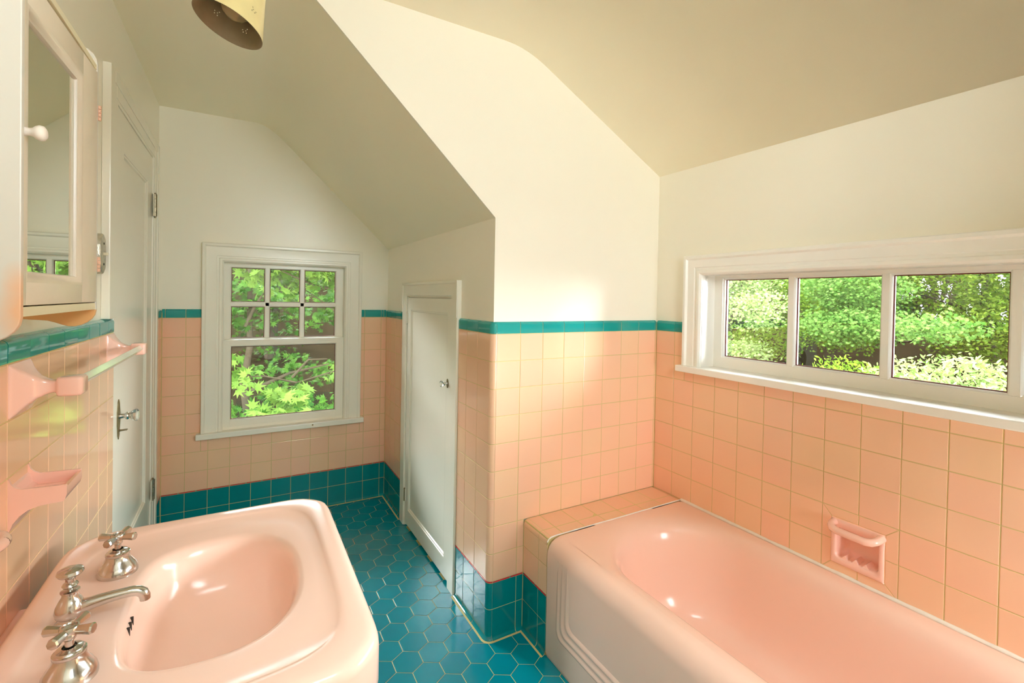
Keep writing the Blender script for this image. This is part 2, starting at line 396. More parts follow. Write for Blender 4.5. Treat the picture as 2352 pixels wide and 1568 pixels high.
# bullnose corner between the closet wall and the alcove wall
bull = MB(); bullt = MB()
RB = 0.0205
def corner_piece(mb, z0, z1, roundtop=False):
    c = Vector((XJ+RB, YA+RB, 0)); loops = []
    ang = [PI + (PI/2)*i/8 for i in range(9)]
    zs = [(z0+0.0011, -0.0012), (z0+0.002, 0.0)] + ([(ZC+0.036, 0.0)]+[(ZC+0.036+0.013*math.sin(t), -(RC+.002)*(1-math.cos(t))) for t in (0.4, 0.8, 1.2, PI/2)] if roundtop else [(z1-0.002, 0.0), (z1-0.0011, -0.0012)])
    for z, d in zs: loops.append([(c.x+(RB+d)*math.cos(a), c.y+(RB+d)*math.sin(a), z) for a in ang])
    mb.loft(loops, closed=False)
for r in range(9): corner_piece(bull, zr(r+1), zr(r))
corner_piece(bullt, Z10, Z9-0.0065); corner_piece(bullt, 0.0, Z10); corner_piece(cap['A'], ZC, 0, True)
corner_piece(red['A'], Z9-0.0065, Z9+0.0012)
def corner_grout():
    c = Vector((XJ+RB, YA+RB, 0)); ang = [PI + (PI/2)*i/8 for i in range(9)]
    gro['A'].loft([[(c.x+(RB-0.0012)*math.cos(a), c.y+(RB-0.0012)*math.sin(a), z) for a in ang] for z in (0, ZC+0.036)], closed=False)
    gro['A'].loft([[(c.x+(RB+0.0175)*math.cos(a), c.y+(RB+0.0175)*math.sin(a), 0.0006) for a in ang], [(c.x+(RB+.010)*math.cos(a), c.y+(RB+.010)*math.sin(a), 0.003) for a in ang]], closed=False)
    prof = [(0, 0.0155), (0.003, 0.007), (0.008, 0.003), (0.014, 0.0005)]
    bullt.loft([[(c.x+(RB+h)*math.cos(a), c.y+(RB+h)*math.sin(a), z) for a in ang] for h, z in prof], closed=False)
corner_grout()
# tiled ledge at the head of the tub
YL = 1.459
us_ = [YL, 1.5165, YA]
grid(pink['S'], gro['S'], PS, us_, [Z9, Z8, Z7-0.027]); base_tiles('S', PS, us_)
RL = 0.020; nose = MB()
for u0, u1 in ((YL, 1.5165), (1.5165, YA)):
    for a0, a1 in ((0, 0.5), (0.5, 1)):
        L = []
        for h in (-0.0011, 0.0):
            pass
        ang = [PI - (PI/2)*(a0+(a1-a0)*i/4) for i in range(5)]
        g_ = 0.0011
        L = [[(XS+RL+RL*math.cos(a), u, Z7-RL+RL*math.sin(a)) for a in ang] for u in (u0+g_, u1-g_)]
        if a0 == 0: L = [[(XS, u, Z7-0.0265)]+l for u, l in zip((u0+g_, u1-g_), L)]
        nose.loft(L, closed=False)
gro['S'].loft([[(XS+RL+(RL-.0012)*math.cos(PI-PI/2*i/8), u, Z7-RL+(RL-.0012)*math.sin(PI-PI/2*i/8)) for i in range(9)] for u in (YL, YA)], closed=False)
ux = [XS+RL, K0+2*T, K0+3*T, K0+4*T, K0+5*T, K0+6*T, K0+7*T, K0+8*T, XW-0.008]
for i in range(len(ux)-1):
    for v0, v1 in ((YL, 1.5165), (1.5165, YA)):
        tile(pink['S'], gro['S'], [(ux[i], v0), (ux[i+1], v0), (ux[i+1], v1), (ux[i], v1)], PT, g=0.0019, bev=0.0005, gd=-0.0002)
for kx, cx_, cy_, z1 in (('R', XW, YA, ZC+0.03), ('F', 0.0, YF, ZC+0.03), ('J', XJ, YF, ZC+0.03), ('S', XS, YA, Z7-0.02)):
    gro[kx].box(cx_-0.0014, cx_+0.003, cy_-0.0014, cy_+0.003, 0.002, z1)
# ledge body so the tiles stand on something
led = MB(); led.box(XS+0.004, XW-0.001, YL+0.001, YA+0.002, 0, Z7-0.004)
# right wall
NI = (0.676, 0.830, 0.487, 0.640)             # soap niche (y0,y1,z0,z1)
ur = sorted([J0-T*j for j in range(0, 20) if J0-T*j > YB+.01]+[YB])
ur = [YB]+[J0-T*j for j in range(19, -1, -1)]
blk = (J0-9*T, J0-7*T, zr(7), zr(5))
grid(pink['R'], gro['R'], PR, ur, [0.35]+[zr(r) for r in range(7, -1, -1)], [WR, blk])
by0, by1, bz0, bz1 = blk; n0, n1, m0, m1 = NI; jm = J0-8*T; rm = zr(6)
for poly in ([(by1, bz1), (n1, m1), (jm, m1), (jm, bz1)], [(jm, bz1), (jm, m1), (n0, m1), (by0, bz1)],
             [(by0, bz1), (n0, m1), (n0, rm), (by0, rm)], [(by0, rm), (n0, rm), (n0, m0), (by0, bz0)],
             [(by0, bz0), (n0, m0), (jm, m0), (jm, bz0)], [(jm, bz0), (jm, m0), (n1, m0), (by1, bz0)],
             [(by1, bz0), (n1, m0), (n1, rm), (by1, rm)], [(by1, rm), (n1, rm), (n1, m1), (by1, bz1)]):
    tile(pink['R'], gro['R'], poly, PR, g=0.0009)
cap_tiles('R', PR, [WR[1], J0-T, J0, YA])

# ---------------------------------------------------------------- walls, ceiling, floor
def arcfill(p0, pc, p1, n=8):
    return [((1-t)**2*p0[0]+2*t*(1-t)*pc[0]+t*t*p1[0], (1-t)**2*p0[1]+2*t*(1-t)*pc[1]+t*t*p1[1]) for t in [i/n for i in range(n+1)]]
XPL, XPR, YPA, YPF, XPJ = -0.02, XW+RC, YA+RC, YF+RC, XJ+RC
main_slope = lambda x: 1.976+0.532*(2.1439-x)
nook_slope = lambda x: 1.680+0.952*(1.2501-x)
xm = 2.1439-(ZTOP-1.976)/0.532; xn = 1.2501-(ZTOP-1.680)/0.952
main_prof = [(-0.3, ZTOP)] + arcfill((xm-0.10, ZTOP), (xm, ZTOP), (xm+0.10, main_slope(xm+0.10))) + [(2.32, main_slope(2.32))]
nook_prof = [(-0.3, ZTOP)] + arcfill((xn-0.07, ZTOP), (xn, ZTOP), (xn+0.09, nook_slope(xn+0.09))) + [(XPJ, nook_slope(XPJ)), (1.45, nook_slope(1.45))]
mb = MB()
def slab(mb, prof, y0, y1, t=0.12):
    up = [(x, z+t) for x, z in prof]
    mb.loft([[(x, y0, z) for x, z in prof]+[(x, y0, z) for x, z in reversed(up)], [(x, y1, z) for x, z in prof]+[(x, y1, z) for x, z in reversed(up)]], True, True)
SKY = (0.10, 1.22, -0.50, -0.06)            # added fill skylight opening (x0,x1,y0,y1) in the flat ceiling behind the camera
mp_l = [(-0.3, ZTOP), (SKY[0], ZTOP)]; mp_r = [(SKY[1], ZTOP)]+main_prof[1:]
slab(mb, main_prof, YB-0.2, SKY[2]); slab(mb, main_prof, SKY[3], YPA+0.012); slab(mb, mp_l, SKY[2], SKY[3]); slab(mb, mp_r, SKY[2], SKY[3])
mb2 = MB(); slab(mb2, nook_prof, YPA+0.012, YPF+0.2)
ceil = st(mb, 'ceiling', M['ceiling'], smooth=40)
st(mb2, 'ceiling_over_nook', M['ceiling'], ceil, smooth=40)

def ns_mod(o): return o
# left wall with door opening
mb = MB()
D1 = (2.13, 2.885, 0.0, 2.022)
for r in subtract((YB-0.2, YPF+0.2, 0, 2.6), (D1[0], D1[1], -1, D1[3])):
    mb.box(XPL-0.12, XPL, r[0], r[1], r[2], r[3])
wl = st(mb, 'wall_left', M['plaster'])
# far wall with window opening
mb = MB(); OF = (0.289, 0.965, 0.575, 1.548)
for r in subtract((XPL-0.1, 1.5, 0, 2.6), OF): mb.box(r[0], r[1], YPF, YPF+0.13, r[2], r[3])
wf = st(mb, 'wall_far', M['plaster'])
# closet wall
mb = MB(); D2 = (2.035, 2.716, 0, 1.358)
for r in subtract((YPA+0.0006, YPF+0.1, 0, 1.95), (D2[0], D2[1], -1, D2[3])): mb.box(XPJ, XPJ+0.10, r[0], r[1], r[2], r[3])
wj = st(mb, 'wall_closet', M['plaster'])
# alcove wall: between the low nook ceiling and the high main ceiling, plus the part above the tub
mb = MB()
def interp(prof, x):
    for (x0, z0), (x1, z1) in zip(prof, prof[1:]):
        if x0 <= x <= x1: return z0+(z1-z0)*(x-x0)/(x1-x0)
    return prof[-1][1]
xs = sorted({p[0] for p in nook_prof[1:-2]} | {p[0] for p in main_prof[1:-1]} | {XPR+0.1, 0.9})
xs = [x for x in xs if xn-0.071 <= x <= XPR+0.11]
xl = [x for x in xs if x < XPJ]+[XPJ]; xr = [XPJ]+[x for x in xs if x > XPJ]
for xx, low in ((xl, lambda x: interp(nook_prof, x)), (xr, lambda x: 0.0)):
    mb.loft([[(x, YPA, low(x)) for x in xx], [(x, YPA, interp(main_prof, x)+0.03) for x in xx],
             [(x, YPA+0.012, interp(main_prof, x)+0.03) for x in xx], [(x, YPA+0.012, low(x)) for x in xx], [(x, YPA, low(x)) for x in xx]], closed=False)
wa = st(mb, 'wall_alcove', M['plaster'])
# right wall
mb = MB(); OR = (0.062, 1.372, 1.073, 1.498)
for r in subtract((YB-0.2, YPA+0.1, 0, 2.3), OR):
    for q in subtract(r, NI): mb.box(XPR, XPR+0.14, q[0], q[1], q[2], q[3])
wr = st(mb, 'wall_right', M['plaster'])
# wall behind the camera with the two openings added for fill light
mb = MB(); OB = (1.72, 2.08, 0.50, 1.15); OH = (0.76, 1.44, 1.74, 2.31)
for q in subtract((XPL-0.1, XPR+0.2, 0, 2.6), OB):
    for r in subtract(q, OH): mb.box(r[0], r[1], YB-0.14, YB, r[2], r[3])
wb = st(mb, 'wall_behind', M['plaster'])
for s, wall in (('L', wl), ('R', wr), ('A', wa), ('F', wf), ('J', wj)):
    if pink[s].v: pink[s].build('pink_tiles', M['pink'], wall, smooth=False)
    if teal[s].v: teal[s].build('teal_base_tiles', M['teal'], wall, smooth=False)
    if cap[s].v: cap[s].build('teal_cap_tiles', M['cap'], wall, smooth=40)
    if gro[s].v: gro[s].build('grout', M['grout'], wall, smooth=False)
    if red[s].v: red[s].build('red_liner', M['red'], wall, smooth=False)
bull.build('bullnose_tiles', M['pink'], wa, smooth=40); bullt.build('teal_bullnose_tiles', M['teal'], wa, smooth=40)
lg = st(led, 'trim_1', M['grout'])
pink['S'].build('pink_tiles', M['pink'], lg, smooth=False); nose.build('bullnose_tiles', M['pink'], lg, smooth=50); teal['S'].build('teal_base_tiles', M['teal'], lg, smooth=False)
gro['S'].build('grout', M['grout'], lg, smooth=False); red['S'].build('red_liner', M['red'], lg, smooth=False)

# floor: grout bed and hexagon tiles
mb = MB(); mb.box(XPL-0.1, XPR+0.2, YB-0.15, YPF+0.15, -0.10, -0.0012)
fl = st(mb, 'floor', M['grout'])
hx = MB(); W6 = 0.1025; PY = 0.0888; S6 = W6/math.sqrt(3)
for j in range(-28, 18):
    for i in range(-11, 13):
        cx = 0.985+W6*i+(W6/2 if j % 2 else 0); cyy = 1.769+PY*j
        if cx < -0.06 or cx > XW+.02 or cyy < YB-0.06 or cyy > YF+0.05: continue
        if cyy > YA+0.06 and cx > XJ+0.05: continue
        if cx > XS+0.06: continue
        tile(hx, None, [(cx+S6*math.cos(PI/6+PI/3*k), cyy+S6*math.sin(PI/6+PI/3*k)) for k in range(6)], P0, g=0.0012, bev=0.0008, tilt=0.002)
hx.build('hexagon_tiles', M['hex'], fl, smooth=False)

# ---------------------------------------------------------------- window and door joinery
def sweep_frame(mb, r, prof, P, bottom=True, cap_ends=True):
    """mitred moulding round rectangle r=(u0,u1,v0,v1); prof = (inward distance, height) list"""
    u0, u1, v0, v1 = r
    def ring(d, h):
        if bottom: return [P(u0+d, v0+d, h), P(u0+d, v1-d, h), P(u1-d, v1-d, h), P(u1-d, v0+d, h)]
        return [P(u0+d, v0, h), P(u0+d, v1-d, h), P(u1-d, v1-d, h), P(u1-d, v0, h)]
    mb.loft([ring(d, h) for d, h in prof], closed=bottom)
def casing_prof(wd, base, t=0.020):
    return [(0, base), (0, t), (0.003, t+0.004), (0.014, t+0.004), (0.018, t), (0.021, t-0.005), (0.026, t-0.006), (wd-0.034, t-0.006),
            (wd-0.031, t-0.009), (wd-0.022, t-0.009), (wd-0.018, t-0.005), (wd-0.008, t-0.005), (wd-0.003, t-0.009), (wd, t-0.014), (wd, base)]

# window 1: double hung sash in the far wall
w1 = MB(); sweep_frame(w1, (0.184, 1.069, 0.545, 1.65), casing_prof(0.105, -RC), PF, bottom=False)
win1 = st(w1, 'window_1', M['trim'], smooth=30)
mb = MB(); mb.box(0.162, 1.088, YF-0.042, YF+0.09, 0.528, 0.560, 0.004); mb.build('window_stool', M['trim'], win1)
mb = MB(); mb.lathe([(0.0, 0.002), (0.004, 0.002), (0.005, 0)], (0.775, YF-0.042, 0.547), (0, -1, 0), 14); mb.build('screw', M['brass'], win1)
mb = MB()
for x in (OF[0], OF[1]):
    s_ = 1 if x == OF[0] else -1
    mb.box(x-0.02*s_, x+0.0016*s_, YF-0.003, YPF+0.13, 0.55, 1.56)
mb.box(OF[0], OF[1], YF-0.003, YPF+0.13, 1.5435, 1.575); mb.box(OF[0], OF[1], YF+0.03, YPF+0.13, 0.54, 0.575)
mb.build('jamb', M['trim'], win1, bevel=0.001)
def sash(mb, x0, x1, z0, z1, gx0, gx1, gz0, gz1, y, t, P, mun_u=(), mun_v=(), mw=0.011):
    b = [(x0, gx0, z0, z1), (gx1, x1, z0, z1), (gx0, gx1, z0, gz0), (gx0, gx1, gz1, z1)]
    for r in b: mb.box(*sorted_box(P, r[0], r[1], r[2], r[3], -y, -y-t))
    for u in mun_u: mb.box(*sorted_box(P, u-mw, u+mw, gz0, gz1, -y-0.004, -y-t))
    for v in mun_v: mb.box(*sorted_box(P, gx0, gx1, v-mw, v+mw, -y-0.004, -y-t))
    # glazing beads
    us2 = [gx0]+[q for u in mun_u for q in (u-mw, u+mw)]+[gx1]; vs2 = [gz0]+[q for v in mun_v for q in (v-mw, v+mw)]+[gz1]
    cells = []
    for i in range(0, len(us2), 2):
        for j in range(0, len(vs2), 2):
            sweep_frame(mb, (us2[i], us2[i+1], vs2[j], vs2[j+1]), [(0, -y-0.004), (0.003, -y-0.007), (0.0055, -y-0.012), (0.0055, -y-t)], P)
            cells.append((us2[i]+.0055, us2[i+1]-.0055, vs2[j]+.0055, vs2[j+1]-.0055))
    return cells
def putty(cells, y, P, parent, w_=0.0042):
    p = MB(); g = MB()
    for r in cells:
        sweep_frame(p, (r[0]-.001, r[1]+.001, r[2]-.001, r[3]+.001), [(0, -y), (w_, -y-0.001), (w_, -y-0.004), (0, -y-0.004)], P)
    p.build('glazing_putty', M['sash_red'], parent)
    for r in cells:
        g = MB(); g.box(*sorted_box(P, r[0], r[1], r[2], r[3], -y-0.0022, -y-0.0048)); o = g.build('glass_pane', M['glass'], parent)
mb = MB(); c1 = sash(mb, 0.289, 0.965, 1.050, 1.548, 0.322, 0.921, 1.090, 1.522, 0.052, 0.032, PF, (0.518, 0.716), (1.298,), 0.0095)
up = mb.build('upper_sash', M['trim'], win1, bevel=0.001); putty(c1, 0.068, PF, up)
mb = MB(); c2 = sash(mb, 0.289, 0.965, 0.560, 1.088, 0.325, 0.920, 0.611, 1.052, 0.014, 0.034, PF)
lo = mb.build('lower_sash', M['trim'], win1, bevel=0.001); putty(c2, 0.031, PF, lo)

# window 2: long low sash of four panes in the right wall
w2 = MB(); sweep_frame(w2, (-0.03, 1.458, 1.06, 1.568), casing_prof(0.087, -RC, 0.020), PR, bottom=False)
win2 = st(w2, 'window_2', M['white_trim'], smooth=30)
mb = MB(); mb.box(XW-0.045, XW+0.12, -0.06, 1.474, 1.047, 1.0745, 0.004); mb.build('window_stool', M['white_trim'], win2)
mb = MB()
mb.box(XW+0.0, XW+0.15, 1.3695, 1.39, 1.07, 1.52); mb.box(XW+0.0, XW+0.15, 0.04, 0.058, 1.07, 1.52); mb.box(XW, XW+0.15, 0.05, 1.38, 1.4795, 1.52); mb.box(XW+0.09, XW+0.15, 0.05, 1.38, 1.05, 1.078)
mb.build('jamb', M['white_trim'], win2, bevel=0.001)
mb = MB(); c3 = sash(mb, 0.058, 1.371, 1.0745, 1.497, 0.132, 1.330, 1.119, 1.467, 0.082, 0.034, PR, (0.4245, 0.727, 1.0345), (), 0.0105)
s3 = mb.build('sash', M['white_trim'], win2, bevel=0.001); putty(c3, 0.100, PR, s3)
mb = MB(); mb.lathe([(0, .003), (0.004, .003), (0.005, 0)], (XW+0.03, 1.371, 1.462), (0, -1, 0), 12); mb.box(XW+0.018, XW+0.036, 1.3695, 1.372, 1.425, 1.475, 0.001)
mb.build('sash_catch', M['white_trim'], win2)

# unseen low window added in the wall behind the camera for fill light
mb = MB(); PB = lambda u, v, h: (u, YB+h, v)
sweep_frame(mb, (OB[0]-0.09, OB[1]+0.09, OB[2]-0.09, OB[3]+0.09), casing_prof(0.09, 0), PB)
fill_win_low = st(mb, 'fill_window_low', M['white_trim'], smooth=30)
mb = MB(); c4 = sash(mb, OB[0], OB[1], OB[2], OB[3], OB[0]+.05, OB[1]-.05, OB[2]+.05, OB[3]-.05, 0.05, 0.034, PB, ())
s4 = mb.build('sash', M['white_trim'], fill_win_low, bevel=0.001); putty(c4, 0.067, PB, s4)

mb = MB(); sweep_frame(mb, (OH[0]-0.06, OH[1]+0.06, OH[2]-0.06, OH[3]+0.06), casing_prof(0.06, 0), PB)
fill_win_high = st(mb, 'fill_window_high', M['white_trim'], smooth=30)  # unseen high window, added to let more light into the room
mb = MB(); c5 = sash(mb, OH[0], OH[1], OH[2], OH[3], OH[0]+.035, OH[1]-.035, OH[2]+.035, OH[3]-.035, 0.05, 0.034, PB, (1.10,))
s5 = mb.build('sash', M['white_trim'], fill_win_high, bevel=0.001); putty(c5, 0.067, PB, s5)
# unseen skylight added behind the camera to brighten the room
mb = MB(); PC = lambda u, v, h: (u, v, ZTOP-h)
sweep_frame(mb, (SKY[0]-0.05, SKY[1]+0.05, SKY[2]-0.04, SKY[3]+0.045), [(0, 0), (0, 0.012), (0.045, 0.012), (0.05, 0.0), (0.05, -0.12)], PC)
fill_win_top = st(mb, 'fill_skylight', M['white_trim'], smooth=30)
putty([(SKY[0]+.002, SKY[1]-.002, SKY[2]+.002, SKY[3]-.002)], 0.10, PC, fill_win_top)
def panel_door(name, P, r, pr_, face, mat, thick=0.035):
    """slab with one recessed panel; r, pr_ = (u0,u1,v0,v1)"""
    mb = MB(); u0, u1, v0, v1 = r; a0, a1, b0, b1 = pr_
    for q in ((u0, a0, v0, v1), (a1, u1, v0, v1), (a0, a1, v0, b0), (a0, a1, b1, v1)):
        mb.box(*sorted_box(P, q[0], q[1], q[2], q[3], face, face-thick))
    sweep_frame(mb, pr_, [(0, face), (0.004, face-0.001), (0.006, face-0.004), (0.011, face-0.005), (0.015, face-0.010), (0.015, face-0.02)], P)
    mb.box(*sorted_box(P, a0+.01, a1-.01, b0+.01, b1-.01, face-0.010, face-0.02))
    return st(mb, name, mat)
def hinge(P, u, v0, v1, h, parent, r=0.0055, mat='brass', leaf=0.022, side=1):
    mb = MB(); n = 5; L = (v1-v0)/n
    for k in range(n):
        p0 = Vector(P(u, v0+L*k+0.0006, h)); p1 = Vector(P(u, v0+L*(k+1)-0.0006, h))
        mb.tube([p0, p1], r, 12)
    for e, s_ in ((v1, 1), (v0, -1)):
        mb.lathe([(0.0035, 0), (0.005, 0.002), (0.005, 0.005), (0.0, 0.009)], P(u, e, h), (0, 0, s_), 10)
    o = mb.build('hinge', M[mat], parent, smooth=40)
    mb = MB(); mb.box(*sorted_box(P, u-leaf*side, u, v0, v1, h-0.004, h-0.0015)); mb.build('hinge_leaf', M['trim'], o)
    return o
def knob(P, u, v, h0, parent, rose=0.022, s=1.0, plate=True, glass='crystal'):
    ax = (Vector(P(0, 0, 1))-Vector(P(0, 0, 0))).normalized(); o0 = Vector(P(u, v, h0))
    mb = MB(); mb.lathe([(0.010*s, 0), (0.011*s, 0.004*s), (0.009*s, 0.008*s), (0.009*s, 0.020*s), (0.014*s, 0.022*s), (0.0155*s, 0.027*s), (0.013*s, 0.031*s), (0.009*s, 0.033*s)], o0, ax, 24)
    k = mb.build('knob_shank', M['chrome'], parent, smooth=50)
    mb = MB(); mb.lathe([(0.010*s, 0.032*s), (0.018*s, 0.040*s), (0.0235*s, 0.050*s), (0.0235*s, 0.057*s), (0.017*s, 0.062*s), (0, 0.064*s)], o0, ax, 8)
    mb.build('glass_knob', M[glass], parent)
# door 1 in the left wall
PLr = PL
d1 = panel_door('door_1', PL, (2.131, 2.884, 0.004, 2.021), (2.257, 2.768, 0.36, 1.885), -0.006, M['trim'])
mb = MB()
cp = [(0, -0.02), (0, 0.002), (0.004, 0.006), (0.050, 0.006), (0.056, 0.003), (0.125, 0.001), (0.128, -0.003), (0.130, -0.02)]
# near leg is full width only above the tile, its outer band dies on the cap
def leg(u0, u1, v0, v1, flip, x1=0.004):
    mb.box(XPL, x1, u0, u1, v0, v1, 0.003)
leg(2.003, 2.066, ZC+0.049, 2.115, 0, 0.004); leg(2.064, 2.105, ZC+0.049, 2.09, 0, 0.0005); leg(2.087, 2.131, 0, 2.06, 0, -0.0015)
leg(2.105, 2.131, ZC+.049, 2.06, 0, -0.001)
leg(2.885, 2.925, 0, 2.03, 0, -0.001); leg(2.925, 2.985, 0, 2.07, 0, 0.001); leg(2.985, 3.028, 0, 2.115, 0, 0.005)
leg(2.066, 2.985, 2.075, 2.115, 0, 0.004); leg(2.105, 2.985, 2.035, 2.078, 0, 0.0005); leg(2.12, 2.92, 2.0225, 2.037, 0, -0.002)
mb.build('casing', M['trim'], d1)
mb = MB(); mb.box(XPL-0.12, XPL+0.001, 2.10, 2.131, 0, 2.05); mb.box(XPL-0.12, XPL+0.001, 2.885, 2.91, 0, 2.05); mb.box(XPL-.12, XPL+.001, 2.1, 2.9, 2.022, 2.05); mb.box(XPL-.12, XPL-.06, 2.1, 2.9, 0, 2.05)
mb.build('jamb', M['trim'], d1)
hinge(PL, 2.888, 1.735, 1.845, 0.006, d1, 0.009, 'hinge_metal', 0.03); hinge(PL, 2.888, 0.33, 0.43, 0.006, d1, 0.009, 'hinge_metal', 0.03)
mb = MB()
pl = [(0.0, -0.085), (0.012, -0.07), (0.016, -0.045), (0.021, -0.03), (0.021, 0.02), (0.016, 0.035), (0.012, 0.05), (0, 0.062)]
poly = [(2.190+a, 0.905+b) for a, b in pl]+[(2.190-a, 0.905+b) for a, b in reversed(pl[1:-1])]
mb.prism(poly, PL, -0.006, -0.003); mb.build('escutcheon', M['brass'], d1)
knob(PL, 2.190, 0.905, -0.004, d1, s=0.95)
mb = MB(); mb.tube([(-0.004, 2.19, 0.852), (0.012, 2.19, 0.853), (0.020, 2.192, 0.853)], [0.004, 0.003, 0.003], 10); mb.lathe([(0.003, 0), (0.008, 0.0015), (0.008, 0.0035), (0.0, 0.005)], (0.015, 2.19, 0.852), (0, 0, 1), 14)
mb.build('thumb_turn', M['brass'], d1, smooth=40)
# door 2: low closet door
d2 = panel_door('door_2', PJ, (2.037, 2.714, 0.018, 1.356), (2.096, 2.663, 0.105, 1.290), 0.000, M['trim'], 0.025)
mb = MB(); sweep_frame(mb, (1.958, 2.795, 0.0, 1.441), [(0, -RC), (0, 0.006), (0.003, 0.009), (0.070, 0.009), (0.073, 0.004), (0.077, 0.004), (0.077, -0.02)], PJ, bottom=False)
sweep_frame(mb, (1.958, 2.795, 1.27, 1.441), [(0, 0.009), (0.0, 0.013), (0.012, 0.013), (0.014, 0.009)], PJ, bottom=False)
mb.build('casing', M['trim'], d2)
mb = MB(); mb.box(XPJ-0.003, XPJ+0.1, 2.0, 2.037, 0, 1.40); mb.box(XPJ-.003, XPJ+.1, 2.714, 2.74, 0, 1.4); mb.box(XPJ-.003, XPJ+.1, 2.0, 2.74, 1.357, 1.4); mb.box(XPJ+.03, XPJ+.1, 2.0, 2.74, 0, 1.4)
mb.build('jamb', M['trim'], d2)
hinge(PJ, 2.717, 1.205, 1.265, 0.004, d2, 0.004, 'trim', 0.012, 1); hinge(PJ, 2.717, 0.15, 0.215, 0.004, d2, 0.004, 'brass', 0.012, 1)
mb = MB(); mb.prism([(2.079+0.013*math.cos(a)*0.75, 0.952+0.022*math.sin(a)) for a in [2*PI*k/16 for k in range(16)]], PJ, 0, 0.003); mb.build('escutcheon', M['brass'], d2)
knob(PJ, 2.079, 0.952, 0.0, d2, s=0.62)

#---PART2---
# ---------------------------------------------------------------- bathtub
def rrect(x0, x1, y0, y1, r, z, n=10):
    r = min(r, (x1-x0)/2-1e-4, (y1-y0)/2-1e-4); out = []
    for cx_, cy_, a0 in ((x1-r, y1-r, 0), (x0+r, y1-r, PI/2), (x0+r, y0+r, PI), (x1-r, y0+r, 1.5*PI)):
        for k in range(n+1):
            a = a0+PI/2*k/n; out.append((cx_+r*math.cos(a), cy_+r*math.sin(a), z))
    return out
TX0, TX1, TY0, TY1 = XS, XW-0.004, -0.065, YL-0.001
tub = thing('bathtub', 'salmon pink built-in bathtub under the long low window', 'bathtub', (TX0, TY0, 0))
mb = MB(); NB = 14
L = [rrect(TX0+0.006, TX1, TY0, TY1, 0.004, 0.0, NB), rrect(TX0, TX1, TY0, TY1, 0.004, 0.02, NB), rrect(TX0, TX1, TY0, TY1, 0.004, 0.392, NB)]
for d, z in ((0.001, 0.405), (0.006, 0.422), (0.015, 0.437), (0.028, 0.447), (0.043, 0.4515), (0.060, 0.4525)):
    L.append(rrect(TX0+d, TX1-d*0.10, TY0+d*.1, TY1-d*0.10, 0.004+d*0.4, z, NB))
IX0, IX1, IY0, IY1 = 1.493, 2.098, 0.03, 1.418
for d, z, r in ((-0.034, 0.4525, 0.255), (-0.022, 0.4518, 0.262), (-0.010, 0.4498, 0.268), (0.001, 0.4462, 0.275), (0.011, 0.4405, 0.280), (0.020, 0.4320, 0.283), (0.028, 0.4200, 0.285), (0.034, 0.4040, 0.285), (0.039, 0.384, 0.283), (0.044, 0.35, 0.28), (0.051, 0.29, 0.27),
                (0.058, 0.19, 0.25), (0.078, 0.125, 0.235), (0.105, 0.092, 0.21), (0.15, 0.078, 0.17), (0.22, 0.073, 0.09)):
    L.append(rrect(IX0+d, IX1-d*0.8, IY0+d*1.3, IY1-d*1.5, r, z, NB))
mb.loft(L, False, True)
mb.build('tub_shell', M['porcelain'], tub, smooth=50)
mb = MB(); PX_ = lambda u, v, h: (TX0-h, u, v)
rid = [(0, -0.002), (0.003, 0.0015), (0.008, 0.0035), (0.013, 0.0035), (0.018, 0.0012), (0.026, 0.0008), (0.030, 0.003), (0.035, 0.0045), (0.040, 0.0035), (0.046, 0.0012), (0.054, 0.0008),
       (0.058, 0.003), (0.063, 0.0045), (0.068, 0.003), (0.074, 0.0008), (0.080, -0.002)]
ar_loops = []
for d, h in rid:
    r = 0.03
    base = rrect(0.02+d, 1.392-d, 0.112+d, 0.46, 0.028, 0, 6)
    # rounded bottom corners, legs running up into the rim roll
    pts = [(1.392-d, 0.400)] + [(1.392-d-r*(1-math.cos(a)), 0.112+d*1.05+r*(1-math.sin(a))) for a in [PI/2*k/6 for k in range(7)]]
    pts += [(0.02+d+r*(1-math.sin(a)), 0.112+d*1.05+r*(1-math.cos(a))) for a in [PI/2*k/6 for k in range(7)]] + [(0.02+d, 0.400)]
    ar_loops.append([PX_(u, v, h if 0 < i < len(pts)-1 else h*0.2-0.001) for i, (u, v) in enumerate(pts)])
mb.loft(ar_loops, closed=False)
mb.build('apron_moulding', M['porcelain'], tub, smooth=60)
mb = MB(); pr = random.Random(3)
pts = []
k = 0; y = YL-0.002
while y > YB+0.5:
    pts.append((XW-0.002, y, 0.4535+pr.uniform(-0.0006, 0.0006))); y -= 0.03
mb.tube(pts, [0.0068+pr.uniform(-0.001, 0.001) for _ in pts], 10)
pts = []; x = XW-0.004
while x > XS+0.03: pts.append((x, YL+0.0005, 0.4535+pr.uniform(-.0004, .0004))); x -= 0.03
pts += [(XS+0.018, YL+0.0005, 0.4515), (XS+0.008, YL+0.0005, 0.446), (XS+0.0015, YL+0.0005, 0.436)]
mb.tube(pts, [0.0026+pr.uniform(-0.0006, 0.0008) for _ in pts], 8)
mb.build('caulk_bead', M['caulk'], tub, smooth=60)
mb = MB(); mb.lathe([(0.0, 0.004), (0.012, 0.004), (0.026, 0.003), (0.030, 0)], (1.79, 0.42, 0.073), (0, 0, 1), 24); mb.build('drain', M['chrome'], tub, smooth=50)

